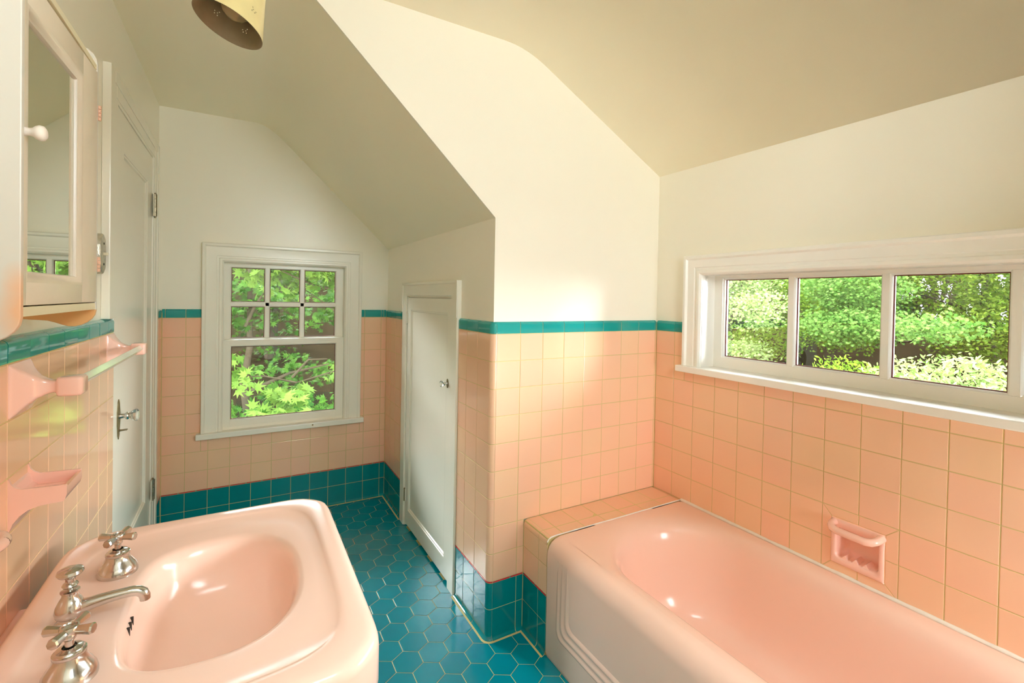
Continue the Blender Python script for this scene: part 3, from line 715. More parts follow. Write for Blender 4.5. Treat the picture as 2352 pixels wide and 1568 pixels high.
# ---------------------------------------------------------------- soap and grab niche in the right wall
sn = thing('soap_niche', 'pink porcelain recessed soap holder with grab bar in tub wall', 'soap holder', (XW, 0.753, NI[2]))
mb = MB()
def rr2(a0, a1, b0, b1, r, h, n=8): return [PR(u, v, h) for u, v, _ in rrect(a0, a1, b0, b1, r, 0, n)]
y0, y1, z0, z1 = NI
L = [rr2(y0+.001, y1-.001, z0+.001, z1-.001, 0.002, -0.004), rr2(y0+.001, y1-.001, z0+.001, z1-.001, 0.002, 0.003), rr2(y0+.003, y1-.003, z0+.003, z1-.003, 0.003, 0.0055),
     rr2(y0+.012, y1-.012, z0+.020, z1-.020, 0.014, 0.0065), rr2(y0+.015, y1-.015, z0+.023, z1-.028, 0.014, 0.004), rr2(y0+.017, y1-.017, z0+.025, z1-.030, 0.014, -0.004),
     rr2(y0+.021, y1-.021, z0+.029, z1-.034, 0.014, -0.045), rr2(y0+.030, y1-.030, z0+.040, z1-.044, 0.012, -0.056)]
mb.loft(L, False, True)
mb.build('recess', M['porcelain_pale'], sn, smooth=50)
for k in range(3):
    mb = MB(); u = y1-0.043-0.030*k
    mb.add([PR(u-0.011, z0+.022, 0.003), PR(u+0.011, z0+.022, 0.003), PR(u, z0+0.036, 0.000), PR(u-0.010, z0+.027, -0.042), PR(u+0.010, z0+.027, -0.042), PR(u, z0+0.038, -0.040)],
           [(0, 1, 2), (3, 5, 4), (0, 2, 5, 3), (1, 4, 5, 2), (0, 3, 4, 1)])
    mb.build('drip_ridge', M['porcelain_pale'], sn, bevel=0.001)
mb = MB(); zb = 0.617
pts = [PR(y1-0.010, zb+0.009, 0.0), PR(y1-0.010, zb+0.007, 0.016), PR(y1-0.013, zb+0.004, 0.030), PR(y1-0.022, zb, 0.041), PR(y1-0.036, zb-0.002, 0.045)]
pts += [PR(y1-0.036-(y1-y0-0.072)*k/6, zb-0.002, 0.045+0.001*math.sin(PI*k/6)) for k in range(1, 6)]
pts += [PR(y0+0.036, zb-0.002, 0.045), PR(y0+0.022, zb, 0.041), PR(y0+0.013, zb+0.004, 0.030), PR(y0+0.010, zb+0.007, 0.016), PR(y0+0.010, zb+0.009, 0.0)]
mb.tube(pts, [0.013, 0.0115, 0.0115, 0.012, 0.012]+[0.012]*5+[0.012, 0.012, 0.0115, 0.0115, 0.013], 16)
mb.build('grab_bar', M['porcelain_pale'], sn, smooth=60)

# ---------------------------------------------------------------- washbasin
SX, SY, SZ = 0.345, 1.102, 0.780
def hp(planes, p=18.0):
    def r(a):
        s = 0.0
        for nx, ny, d in planes:
            q = (nx*math.cos(a)+ny*math.sin(a))/d
            if q > 0: s += q**p
        return s**(-1/p)
    return r
q2 = math.sqrt(0.5)
X0, X1, Y0, Y1 = 0.040-SX, 0.602-SX, 0.742-SY, 1.466-SY
def outer(ins, p=34):
    ch = 0.040
    pl = [(1, 0, X1-ins), (-1, 0, -X0-ins), (0, 1, Y1-ins), (0, -1, -Y0-ins)]
    for sx, sy in ((1, 1), (1, -1), (-1, 1), (-1, -1)):
        X = X1 if sx > 0 else X0; Y = Y1 if sy > 0 else Y0
        pl.append((q2*sx, q2*sy, (abs(X)+abs(Y))*q2-ch-ins*1.1))
    return hp(pl, p)
def basin(s, back=0.0):
    def r(a):
        c, s_ = math.cos(a), math.sin(a)
        ax_, q_ = (0.147, 2.35) if c > 0 else (0.135, 2.35+1.0*min(1, -c*1.6))
        e = ((abs(c)/ax_)**q_+(abs(s_)/0.204)**q_)**(-1/q_)
        return e*s
    return r
NS = 144; angs = [2*PI*k/NS for k in range(NS)]
def lp(fn, z, dx=0.0, dy=0.0): return [(SX+dx+fn(a)*math.cos(a), SY+dy+fn(a)*math.sin(a), z) for a in angs]
def mix(f, g, t): return lambda a: f(a)*(1-t)+g(a)*t
sink = thing('wall_basin', 'salmon pink washbasin with clipped corners and chrome taps', 'sink', (0.3, SY, 0))
mb = MB()
rec = outer(0.052, 9)
L = [lp(outer(0.03), 0.668), lp(outer(0.012), 0.672), lp(outer(0.002), 0.684), lp(outer(0.0), 0.70), lp(outer(0.0), 0.760), lp(outer(0.0015), 0.768), lp(outer(0.006), 0.7755), lp(outer(0.013), 0.7795), lp(outer(0.022), 0.781),
     lp(outer(0.040, 14), 0.7805), lp(outer(0.047, 10), 0.7798), lp(outer(0.051, 9), 0.7775), lp(outer(0.056, 9), 0.7755), lp(mix(outer(0.056, 9), basin(1.12), 0.5), 0.7735),
     lp(basin(1.10), 0.7715), lp(basin(1.05), 0.7695), lp(basin(1.015), 0.765), lp(basin(0.985), 0.757), lp(basin(0.955), 0.742), lp(basin(0.92), 0.718), lp(basin(0.86), 0.690), lp(basin(0.76), 0.664),
     lp(basin(0.62), 0.646), lp(basin(0.42), 0.636), lp(basin(0.2), 0.632), lp(basin(0.12), 0.629)]
mb.loft(L, False, True)
# underside bowl and pedestal
L = [lp(outer(0.03), 0.668), lp(basin(1.10), 0.655), lp(basin(0.95), 0.60), lp(basin(0.65), 0.565), lp(basin(0.5), 0.55, -0.06)]
mb.loft(L, False, True)
mb.build('basin', M['porcelain'], sink, smooth=50)
mb = MB(); mb.loft([lp(basin(s), z, -0.06) for s, z in ((0.48, 0.57), (0.40, 0.45), (0.38, 0.25), (0.42, 0.10), (0.60, 0.04), (0.62, 0.0))], True, True)
mb.build('pedestal', M['porcelain'], sink, smooth=50)
mb = MB(); mb.box(-0.001, 0.09, SY-0.20, SY+0.20, 0.675, 0.715, 0.004); mb.build('wall_bracket', M['porcelain'], sink)
for k, dy in enumerate((-0.016, 0.0, 0.016)):
    xb = SX-0.135*0.972; mb = MB()
    mb.box(xb-0.003, xb+0.0022, SY-0.03+dy-0.0016, SY-0.03+dy+0.0016, 0.744, 0.760, 0.0008)
    mb.build('overflow_slot', M['dark'], sink)
def tap(x, y, rot):
    z = 0.7745
    mb = MB(); mb.lathe([(0.0345, -0.003), (0.0345, 0.002), (0.0325, 0.010), (0.0285, 0.017), (0.0235, 0.024), (0.0205, 0.031), (0.0195, 0.036)], (x, y, z), (0, 0, 1), 40)
    mb.lathe([(0.0195, 0.036), (0.0205, 0.037), (0.0205, 0.041), (0.0175, 0.0425), (0.0165, 0.045), (0.011, 0.0465), (0.009, 0.048)], (x, y, z), (0, 0, 1), 40)
    b = mb.build('tap_bell', M['chrome'], sink, smooth=45)
    mb = MB(); mb.lathe([(0.006, 0.044), (0.0055, 0.058), (0.008, 0.060), (0.0085, 0.064), (0.0075, 0.067), (0.012, 0.070), (0.0125, 0.077), (0.0115, 0.079), (0.0095, 0.0795), (0.0085, 0.0775), (0, 0.077)], (x, y, z), (0, 0, 1), 24)
    mb.build('tap_stem', M['chrome'], b, smooth=45)
    for k in range(4):
        a = rot+k*PI/2; d = Vector((math.cos(a), math.sin(a), 0)); o = Vector((x, y, z+0.0725))
        mb = MB(); mb.lathe([(0.0065, 0.006), (0.0062, 0.012), (0.0068, 0.020), (0.0080, 0.029), (0.0082, 0.031), (0.0068, 0.0335), (0, 0.034)], o, (d.x, d.y, 0.02), 8, cap0=True)
        mb.build('cross_arm', M['chrome'], b, smooth=25)
tap(0.1635, 1.250, math.radians(-22)); tap(0.1625, 0.938, math.radians(-22))
mb = MB()
xb, yb, zb = 0.126, 1.0935, 0.7745
mb.lathe([(0.021, -0.002), (0.021, 0.004), (0.016, 0.008), (0.0155, 0.011), (0.020, 0.016), (0.0215, 0.023), (0.020, 0.032), (0.0155, 0.042), (0.0115, 0.049), (0.0112, 0.055), (0.0135, 0.0565), (0.0135, 0.0585), (0.011, 0.059)], (xb, yb, zb), (0, 0, 1), 32, cap1=True)
sp = [(0.132, 0.797, 0.0125), (0.145, 0.800, 0.0120), (0.160, 0.8025, 0.0105), (0.180, 0.8045, 0.0094), (0.200, 0.8055, 0.0088), (0.213, 0.8055, 0.0088), (0.222, 0.8035, 0.0090), (0.2285, 0.7985, 0.0092), (0.2315, 0.7915, 0.0090), (0.2320, 0.7850, 0.0085)]
mb.tube([(a, yb, z) for a, z, r in sp], [r for a, z, r in sp], 20)
spo = mb.build('spout', M['chrome'], sink, smooth=45)
mb = MB(); mb.lathe([(0.0042, 0.055), (0.0042, 0.0635), (0.010, 0.065), (0.0115, 0.068), (0.010, 0.071), (0.0068, 0.073), (0.0066, 0.080), (0.009, 0.083), (0.0165, 0.086), (0.0190, 0.090), (0.0175, 0.0945), (0.011, 0.0975), (0, 0.0985)], (xb, yb, zb), (0.0, 0, 1), 32)
mb.build('lift_knob', M['chrome'], spo, smooth=45)

# ---------------------------------------------------------------- porcelain wall fittings on the left wall
def sq(x, y, z, hy, hz, r, n=5):
    pts = []
    for cy_, cz_, a0 in ((y+hy-r, z+hz-r, 0), (y-hy+r, z+hz-r, PI/2), (y-hy+r, z-hz+r, PI), (y+hy-r, z-hz+r, 1.5*PI)):
        for k in range(n+1):
            a = a0+PI/2*k/n; pts.append((x, cy_+r*math.cos(a), cz_+r*math.sin(a)))
    return pts
tb = thing('towel_bar', 'clear square towel rod between two pink porcelain posts', 'towel bar', (0, 1.64, 1.11))
for y in (1.296, 2.035):
    mb = MB(); z = 1.1655; yc = y+0.0 if y < 1.5 else y
    hy0 = 0.0535 if y < 1.5 else 0.049
    secs = [(-0.003, hy0, 0.0525, .004), (0.0015, hy0, 0.0525, .004), (0.006, hy0*0.90, 0.047, .006), (0.012, hy0*0.72, 0.039, .008), (0.020, hy0*0.52, 0.0305, .008), (0.029, hy0*0.37, 0.022, .008),
            (0.040, 0.0155, 0.0160, .007), (0.048, 0.0140, 0.0130, .006), (0.054, 0.0135, 0.0122, .006), (0.0575, 0.0155, 0.0140, .006), (0.060, 0.0205, 0.0185, .006), (0.064, 0.0225, 0.0200, .006),
            (0.092, 0.0225, 0.0200, .006), (0.097, 0.0215, 0.0190, .006), (0.100, 0.0185, 0.0160, .006)]
    if y > 1.5: secs = [(x*0.97, a, b, c) for x, a, b, c in secs]
    mb.loft([sq(x, yc, z, a, b, c) for x, a, b, c in secs], True, True)
    mb.build('post', M['porcelain_pale'], tb, smooth=50)
M['rod'] = simple('glassy_ivory_rod', (0.78, 0.76, 0.62), 0.10, metal=0.35, spec=0.7, var=0.12, scale=20)
mb = MB(); r_ = 0.0125
mb.loft([[(0.081+r_*math.cos(a)*0.85, y, 1.1665+r_*math.sin(a)) for a in (0, PI/2, PI, 1.5*PI)] for y in (1.315, 2.018)], True, True)
mb.build('rod', M['rod'], tb, bevel=0.0015)

sd_ = thing('soap_dish', 'open pink porcelain soap dish below the towel bar', 'soap dish', (0, 1.293, 0.90))
mb = MB(); PY = lambda u, v, h: (u, h, v)
y0, y1 = 1.243, 1.345
prof = [(-0.003, 0.998), (0.001, 0.998), (0.004, 0.988), (0.010, 0.981), (0.018, 0.9765), (0.083, 0.9745), (0.0845, 0.972), (0.082, 0.946), (0.079, 0.942), (0.060, 0.9415), (0.042, 0.9395), (0.028, 0.9345), (0.016, 0.925), (0.007, 0.912), (0.002, 0.898), (-0.003, 0.896)]
TOPC = [(-0.003, 0.998), (0.001, 0.998), (0.004, 0.988), (0.010, 0.981), (0.018, 0.9765), (0.083, 0.9745), (0.0845, 0.972)]
BOTC = [(-0.003, 0.896), (0.002, 0.898), (0.007, 0.912), (0.016, 0.925), (0.028, 0.9345), (0.042, 0.9395), (0.060, 0.9415), (0.079, 0.942), (0.082, 0.946), (0.0845, 0.956)]
FLRC = [(-0.003, 0.985), (0.004, 0.978), (0.008, 0.962), (0.016, 0.9545), (0.070, 0.9525), (0.076, 0.956), (0.0775, 0.970), (0.0845, 0.9715)]
def crv(c, x):
    for (x0, z0), (x1, z1) in zip(c, c[1:]):
        if x0 <= x <= x1: return z0+(z1-z0)*(x-x0)/(x1-x0)
    return c[-1][1]
xs_ = sorted({p[0] for c in (TOPC, BOTC, FLRC) for p in c})
for a, b, top_ in ((y0, y0+0.0055, TOPC), (y1-0.0055, y1, TOPC), (y0+0.005, y1-0.005, FLRC)):
    mb.loft([[(x, a, crv(BOTC, x)), (x, a, crv(top_, x)), (x, b, crv(top_, x)), (x, b, crv(BOTC, x))] for x in xs_], True, True)
mb.build('dish', M['porcelain_pale'], sd_, smooth=30)
for k in range(2):
    mb = MB(); mb.tube([(0.018, 1.27+0.045*k, 0.956), (0.070, 1.27+0.045*k, 0.956)], 0.0028, 8)
    mb.build('drain_rib', M['porcelain_pale'], sd_, smooth=50)
th = thing('tumbler_holder', 'pink porcelain tumbler holder at the left edge, beside the soap dish', 'cup holder', (0, 0.97, 0.93))
mb = MB()
mb.loft([sq(x, 0.966, 0.985, a, b, c) for x, a, b, c in ((-0.003, 0.052, 0.052, .004), (0.002, 0.052, 0.052, .004), (0.006, 0.046, 0.044, .008), (0.012, 0.036, 0.028, .01), (0.022, 0.026, 0.014, .008), (0.04, 0.024, 0.011, .007))], True, True)
mb.build('wall_post', M['porcelain_pale'], th, smooth=50)
mb = MB(); mb.tube([(0.045+0.034*math.cos(2*PI*k/28), 0.970+0.036*math.sin(2*PI*k/28), 0.985) for k in range(29)], 0.009, 12, cap=False)
mb.build('ring', M['porcelain_pale'], th, smooth=60)

# ---------------------------------------------------------------- medicine cabinet
cab = thing('medicine_cabinet', 'white wooden medicine cabinet with mirror door on left wall', 'cabinet', (-0.02, 1.17, 1.29))
CY0, CY1, CX = 0.962, 1.382, 0.100
zt = 1.853
side = [(-0.02, 1.300), (-0.008, 1.2985), (0.006, 1.2975), (0.020, 1.296), (0.032, 1.292), (0.044, 1.2870), (0.054, 1.2835), (0.064, 1.2832), (0.075, 1.286), (0.085, 1.292), (0.093, 1.300), (0.098, 1.309), (CX, 1.320),
        (CX, 1.868), (0.0985, 1.878), (0.093, 1.889), (0.084, 1.897), (0.072, 1.902), (0.05, 1.900), (0.02, 1.895), (-0.02, 1.893)]
def worn_and_orange(a):
    # paint rubbed down to orange wood near the lower front edge; the lower tail of the far panel is orange
    m, n, b = new_mat('worn_and_orange_cabinet_paint'); tc = n.nodes.new('ShaderNodeTexCoord'); sp_ = n.nodes.new('ShaderNodeSeparateXYZ'); nz = n.nodes.new('ShaderNodeTexNoise')
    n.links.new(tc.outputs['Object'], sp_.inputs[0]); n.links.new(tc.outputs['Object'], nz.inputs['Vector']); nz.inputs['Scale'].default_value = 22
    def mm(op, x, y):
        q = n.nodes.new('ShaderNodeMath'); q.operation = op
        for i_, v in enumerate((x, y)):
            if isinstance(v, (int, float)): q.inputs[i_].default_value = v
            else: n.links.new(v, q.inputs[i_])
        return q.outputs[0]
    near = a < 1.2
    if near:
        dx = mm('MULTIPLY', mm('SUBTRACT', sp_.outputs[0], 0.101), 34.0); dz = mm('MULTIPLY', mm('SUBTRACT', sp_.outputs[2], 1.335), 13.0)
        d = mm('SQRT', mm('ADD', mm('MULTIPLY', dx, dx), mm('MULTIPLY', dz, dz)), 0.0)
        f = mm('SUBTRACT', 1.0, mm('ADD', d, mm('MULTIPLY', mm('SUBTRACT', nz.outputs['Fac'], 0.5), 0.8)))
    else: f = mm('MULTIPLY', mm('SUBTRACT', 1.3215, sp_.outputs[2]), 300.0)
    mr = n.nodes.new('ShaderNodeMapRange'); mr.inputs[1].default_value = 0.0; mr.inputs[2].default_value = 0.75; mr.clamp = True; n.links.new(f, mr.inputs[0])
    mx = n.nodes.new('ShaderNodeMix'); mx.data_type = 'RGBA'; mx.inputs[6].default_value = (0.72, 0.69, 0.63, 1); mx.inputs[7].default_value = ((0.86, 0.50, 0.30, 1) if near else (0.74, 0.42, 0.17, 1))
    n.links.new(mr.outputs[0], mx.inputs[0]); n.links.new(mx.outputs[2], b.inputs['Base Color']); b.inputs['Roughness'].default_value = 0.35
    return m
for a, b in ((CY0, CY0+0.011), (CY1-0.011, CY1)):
    mb = MB(); mb.prism(side, PY, a, b); mb.build('side_panel', worn_and_orange(a), cab, bevel=0.0015)
mb = MB(); mb.box(-0.02, CX-0.001, CY0+0.010, CY1-0.010, 1.321, 1.3355, 0.001); mb.box(-0.02, CX-0.001, CY0+.01, CY1-.01, zt, zt+0.012, 0.001)
mb.box(-0.02, -0.014, CY0+.01, CY1-.01, 1.33, 1.86)
mb.build('case', M['cab_cream'], cab)
# worn edge where paint has rubbed through on the near side panel
# door, a touch ajar at the knob side
door = bpy.data.objects.new('mirror_door', None); COL.objects.link(door)
mb = MB(); PM = lambda u, v, h: (CX+h, u, v)
du0, du1, dv0, dv1 = CY0+0.012, CY1-0.008, 1.3375, 1.8495
gu0, gu1, gv0, gv1 = 1.003, 1.268, 1.3745, 1.803
F = -0.016
for q in ((du0, gu0, dv0, dv1), (gu1+0.008, du1, dv0, dv1), (gu0, gu1+0.008, dv0, gv0), (gu0, gu1+0.008, gv1, dv1)):
    mb.box(*sorted_box(PM, q[0], q[1], q[2], q[3], F, 0.0), bev=0.0012)
sweep_frame(mb, (gu0-0.001, gu1+0.009, gv0-0.001, gv1+0.001), [(0, 0.0), (0.004, 0.0), (0.008, -0.0015), (0.011, -0.0045), (0.016, -0.006), (0.018, -0.0095), (0.0185, F)], PM)
dr = mb.build('door_frame', M['cab_frame'], cab, smooth=30)
mb = MB(); mb.box(*sorted_box(PM, gu0, gu1+.005, gv0, gv1, -0.0105, -0.014)); mi = mb.build('mirror', M['mirror'], None)
mb = MB(); kx = CX
mb.lathe([(0.0085, 0), (0.0068, 0.003), (0.0058, 0.008), (0.0066, 0.012), (0.0098, 0.0155), (0.0118, 0.020), (0.0110, 0.0245), (0.0070, 0.0275), (0, 0.028)], (kx, 0.985, 1.602), (1, 0, 0), 28)
kn = mb.build('knob', M['wood_pink'], None, smooth=50)
bpy.data.objects.remove(door)
piv = Vector((CX, CY1-0.008, 0)); ang = math.radians(-0.9)
Rm = Matrix.Translation(piv) @ Matrix.Rotation(ang, 4, 'Z') @ Matrix.Translation(-piv)
dr.data.transform(Rm); mi.data.transform(Rm); kn.data.transform(Rm)
for o in (mi, kn): o.parent = dr; o.matrix_parent_inverse = Matrix.Identity(4)
dr.matrix_parent_inverse = Matrix.Translation(-cab.location)
for z in (1.745, 1.405):
    mb = MB()
    for k in range(4): mb.tube([(CX+0.0015, CY1+0.001, z+0.0085*k+0.0006), (CX+0.0015, CY1+0.001, z+0.0085*(k+1)-0.0006)], 0.0036, 10)
    mb.box(CX-0.014, CX+0.001, CY1-0.001, CY1+0.0012, z, z+0.034)
    mb.build('hinge', M['hinge_copper'] if 'hinge_copper' in M else M['wood_pink'], cab, smooth=40)

# ---------------------------------------------------------------- switch plate beside door 1
sw = thing('switch_plate', 'ornate scalloped light switch plate beside the left door casing', 'light switch', (-0.02, 1.955, 1.42))
mb = MB(); out = []
for k in range(40):
    a = 2*PI*k/40; e = (abs(math.cos(a))**4+abs(math.sin(a))**4)**(-0.25)
    wob = 1+0.05*math.cos(4*a)-0.05*abs(math.cos(3*a))
    out.append((1.957+0.036*e*math.cos(a)*wob, 1.4815+0.062*e*math.sin(a)*wob))
mb.loft([[PL(u, v, -0.021) for u, v in out], [PL(u, v, -0.008) for u, v in out], [PL(1.957+(u-1.957)*0.93, 1.4815+(v-1.4815)*0.96, -0.004) for u, v in out], [PL(1.957+(u-1.957)*0.7, 1.4815+(v-1.4815)*0.8, -0.003) for u, v in out]], False, True)
M['plate'] = simple('painted_ornate_metal', (0.50, 0.46, 0.36), 0.3, metal=0.5, var=0.55, scale=70, bump=0.9, bscale=90)
mb.build('plate', M['plate'], sw, smooth=40)
mb = MB(); mb.box(-0.005, 0.008, 1.951, 1.963, 1.477, 1.486, 0.002); mb.build('toggle', M['cab_cream'], sw)
for z in (1.4815+0.033, 1.4815-0.033):
    mb = MB(); mb.lathe([(0, 0.0022), (0.0035, 0.0015), (0.0042, 0)], (-0.0035, 1.957, z), (1, 0, 0), 12); mb.build('screw', M['dark'], sw)

# ---------------------------------------------------------------- ceiling lamp
lampn = Vector((-0.333, -0.044, -0.942)).normalized(); lc = Vector((0.3542, 1.15, 1.9211))
lamp = thing('ceiling_lamp', 'ivory enamel cone spotlight hanging from ceiling, unlit', 'lamp', (0.354, 1.15, 1.90))
back = -lampn
def shade(mb, r0, r1, Ln, holes, n=160, inner=False):
    prof = [(r0, 0.0), (r0-0.0008, 0.004)]
    hs = [0.004+(Ln-0.004)*k/60 for k in range(1, 61)]
    def rad(h): t = h/Ln; return r0+(r1-r0)*t
    prof += [(rad(h), h) for h in hs]
    ax = back; a = ax.orthogonal().normalized(); b = ax.cross(a)
    o = len(mb.v)
    for r, h in prof:
        for k in range(n): mb.v.append(tuple(lc+ax*h+(a*math.cos(2*PI*k/n)+b*math.sin(2*PI*k/n))*r))
    for i in range(len(prof)-1):
        for k in range(n):
            if (i, k) in holes: continue
            mb.f.append((o+i*n+k, o+i*n+(k+1) % n, o+(i+1)*n+(k+1) % n, o+(i+1)*n+k))
holes = set()
for c in range(6):
    kc = int(160*(c+0.35)/6)
    for di, dk in ((14, 0), (14, 3), (16, 1), (16, 4), (18, 0)): holes.add((di, (kc+dk) % 160))
mb = MB(); shade(mb, 0.0674, 0.031, 0.125, holes)
mb.lathe([(0.031, 0.125), (0.027, 0.130), (0.020, 0.133), (0.0, 0.134)], lc, tuple(back), 48)
sh = mb.build('shade', M['shade'], lamp, smooth=50)
mb = MB(); shade(mb, 0.0664, 0.030, 0.122, holes); mb.lathe([(0.030, 0.122), (0.0, 0.123)], lc, tuple(back), 48)
mb.lathe([(0.0664, 0.0), (0.0674, 0.0)], lc, tuple(back), 96)
mb.build('shade_lining', M['shade_in'], sh, smooth=50)
bc = lc+back*0.052
mb = MB(); mb.lathe([(0.0, -0.034), (0.010, -0.0325), (0.020, -0.027), (0.0275, -0.018), (0.031, -0.006), (0.031, 0.004), (0.028, 0.014), (0.022, 0.026), (0.015, 0.038), (0.0135, 0.05)], bc, tuple(back), 40)
mb.build('bulb', M['bulb'], sh, smooth=60)
mb = MB(); mb.lathe([(0.016, 0.095), (0.016, 0.122)], lc, tuple(back), 20, True, True); mb.build('socket', M['brass'], sh, smooth=40)
top = lc+back*0.134
mb = MB(); mb.tube([top-back*0.006, top+back*0.02, top+back*0.03+Vector((0, 0, 0.012)), Vector((top.x+0.014, top.y+.002, top.z+0.05)), Vector((top.x+0.014, top.y+.002, ZTOP-0.01))], 0.006, 14)
mb.build('stem', M['shade'], lamp, smooth=60)
mb = MB(); mb.lathe([(0.0, -0.028), (0.012, -0.027), (0.02, -0.02), (0.05, -0.012), (0.058, -0.004), (0.058, 0.002)], (top.x+0.014, top.y+.002, ZTOP), (0, 0, 1), 40); mb.build('canopy', M['shade'], lamp, smooth=50)

# ---------------------------------------------------------------- outdoors
def leaf_shape(kind):
    if kind == 'maple':
        rr_ = [(90, 1.0), (72, .42), (48, .86), (28, .36), (8, .70), (-25, .30), (-70, .34), (-90, .22), (-110, .34), (205, .30), (172, .70), (152, .36), (132, .86), (108, .42)]
        return [(r*math.cos(math.radians(a))*0.55, r*math.sin(math.radians(a))*0.55) for a, r in rr_]
    if kind == 'lance': return [(0, -0.5), (0.13, -0.2), (0.16, 0.05), (0.10, 0.32), (0, 0.5), (-0.10, 0.32), (-0.16, 0.05), (-0.13, -0.2)]
    return [(0, -0.45), (0.2, -0.28), (0.27, 0), (0.18, 0.3), (0, 0.5), (-0.18, 0.3), (-0.27, 0), (-0.2, -0.28)]
def foliage(mb, c, rad, n, size, kind, face, R, flat=0.35, per=14, spread=0.20, up=0.55):
    shp = leaf_shape(kind); c = Vector(c); face = Vector(face)
    for _ in range(max(1, n//per)):
        while True:
            q = Vector((R.uniform(-1, 1), R.uniform(-1, 1), R.uniform(-1, 1)))
            if 0.35 < q.length <= 1: break
        cc = c+Vector((q.x*rad[0], q.y*rad[1], q.z*rad[2]))
        tiltv = Vector((R.gauss(0, .35), R.gauss(0, .35), 1)).normalized()
        for _ in range(per):
            a = R.uniform(0, 2*PI); d = math.sqrt(R.random())*spread
            e1 = tiltv.orthogonal().normalized(); e2 = tiltv.cross(e1)
            p = cc+(e1*math.cos(a)+e2*math.sin(a))*d+tiltv*R.gauss(0, spread*flat*0.6)
            nrm = (tiltv*up+face*0.5+Vector((R.gauss(0, .45), R.gauss(0, .45), R.gauss(0, .35)))).normalized()
            u = nrm.orthogonal().normalized(); v = nrm.cross(u); b = R.uniform(0, 2*PI)
            u2 = u*math.cos(b)+v*math.sin(b); v2 = nrm.cross(u2); s = size*R.uniform(0.65, 1.25)
            o = len(mb.v)
            for x, y in shp: mb.v.append(tuple(p+u2*(x*s)+v2*(y*s)-nrm*(0.25*s*(x*x+y*y))))
            mb.f.append(tuple(range(o, o+len(shp))))
GZ = -3.2
def hill(x, y):
    d = max(0.0, x-7.0); e = max(0.0, y-6.0)
    return GZ+0.42*d+0.46*e+0.18*math.sin(x*1.3)*math.cos(y*1.1)
def tree(name, label, cat, base, top, clumps, mat, size, kind, face, seed, bark='bark', r0=0.10, branches=(), group=None, **kw):
    R = random.Random(seed); bz = hill(base[0], base[1])-0.05
    t = thing(name, label, cat, (base[0], base[1], bz), group)
    b = Vector((base[0], base[1], bz)); e = Vector(top); pts = []; N = 9
    for k in range(N+1):
        f = k/N; j = Vector((R.gauss(0, .05), R.gauss(0, .05), 0))*(1 if 0 < k < N else 0); pts.append(b.lerp(e, f)+j)
    mb = MB(); mb.tube(pts, [r0*(1-0.75*k/N) for k in range(N+1)], 9); mb.build('trunk', M[bark], t, smooth=60)
    for s_, e_, r in branches:
        s_ = Vector(s_); e_ = Vector(e_); mb = MB(); m_ = s_.lerp(e_, 0.5)+Vector((R.gauss(0, .05), R.gauss(0, .05), R.gauss(0, .05)))
        mb.tube([s_, s_.lerp(m_, .5), m_, m_.lerp(e_, .5), e_], [r, r*.85, r*.65, r*.5, r*.3], 7); mb.build('branch', M[bark], t, smooth=60)
    mb = MB()
    for c, rad, n in clumps: foliage(mb, c, rad, n, size, kind, face, R, **kw)
    mb.build('foliage', M[mat], t, smooth=False)
    return t
W_ = (-0.85, -0.3, 0.35); S_ = (-0.15, -0.85, 0.3)
# seen through the far window
tree('maple_tree', 'young maple with pale trunk right outside the far window, large bright leaves', 'tree', (1.75, 5.6), (1.5, 5.7, 2.7),
     [((1.12, 5.7, 1.72), (0.75, 0.55, 0.42), 760), ((0.80, 4.95, 0.32), (0.24, 0.22, 0.11), 112), ((0.34, 5.0, 0.62), (0.10, 0.22, 0.26), 56), ((0.50, 5.5, 1.78), (0.42, 0.4, 0.16), 260), ((1.5, 5.4, 0.5), (0.25, 0.3, 0.2), 40)],
     'leaf_fresh', 0.155, 'maple', S_, 11, 'birch', 0.06, [((1.6, 5.65, 0.6), (0.85, 5.0, 0.50), 0.014), ((0.85, 5.0, 0.5), (0.3, 4.95, 0.60), 0.010), ((1.52, 5.7, 1.4), (0.5, 5.5, 1.72), 0.016), ((1.52, 5.7, 1.0), (0.9, 5.9, 1.5), 0.012)], spread=0.16, up=0.5)
tree('maple_tree', 'forked grey-barked maple in the middle distance beyond the far window', 'tree', (0.62, 7.6), (0.36, 7.5, 2.2),
     [((0.85, 7.6, 1.15), (0.95, 0.6, 0.36), 420), ((1.7, 7.5, 1.5), (0.6, 0.6, 0.6), 420), ((0.1, 7.6, 1.3), (0.5, 0.6, 0.6), 420)], 'leaf_wood', 0.15, 'maple', S_, 12, 'birch', 0.085,
     [((0.42, 7.5, 0.9), (0.72, 7.4, 1.5), 0.03), ((0.5, 7.5, 0.0), (1.5, 7.3, 0.35), 0.03), ((1.0, 7.2, 0.2), (1.45, 7.1, 0.45), 0.02)], spread=0.2)
tree('vine_maple', 'low spreading maple with dim leaves at the foot of the far window view', 'tree', (2.0, 7.2), (1.8, 7.0, 0.9),
     [((1.45, 6.8, -0.15), (0.45, 0.5, 0.3), 330), ((0.4, 7.3, -0.25), (0.5, 0.4, 0.25), 200), ((1.0, 8.6, 0.1), (0.9, 0.5, 0.3), 350)], 'leaf_wood', 0.13, 'maple', S_, 13, 'bark', 0.05, spread=0.2)
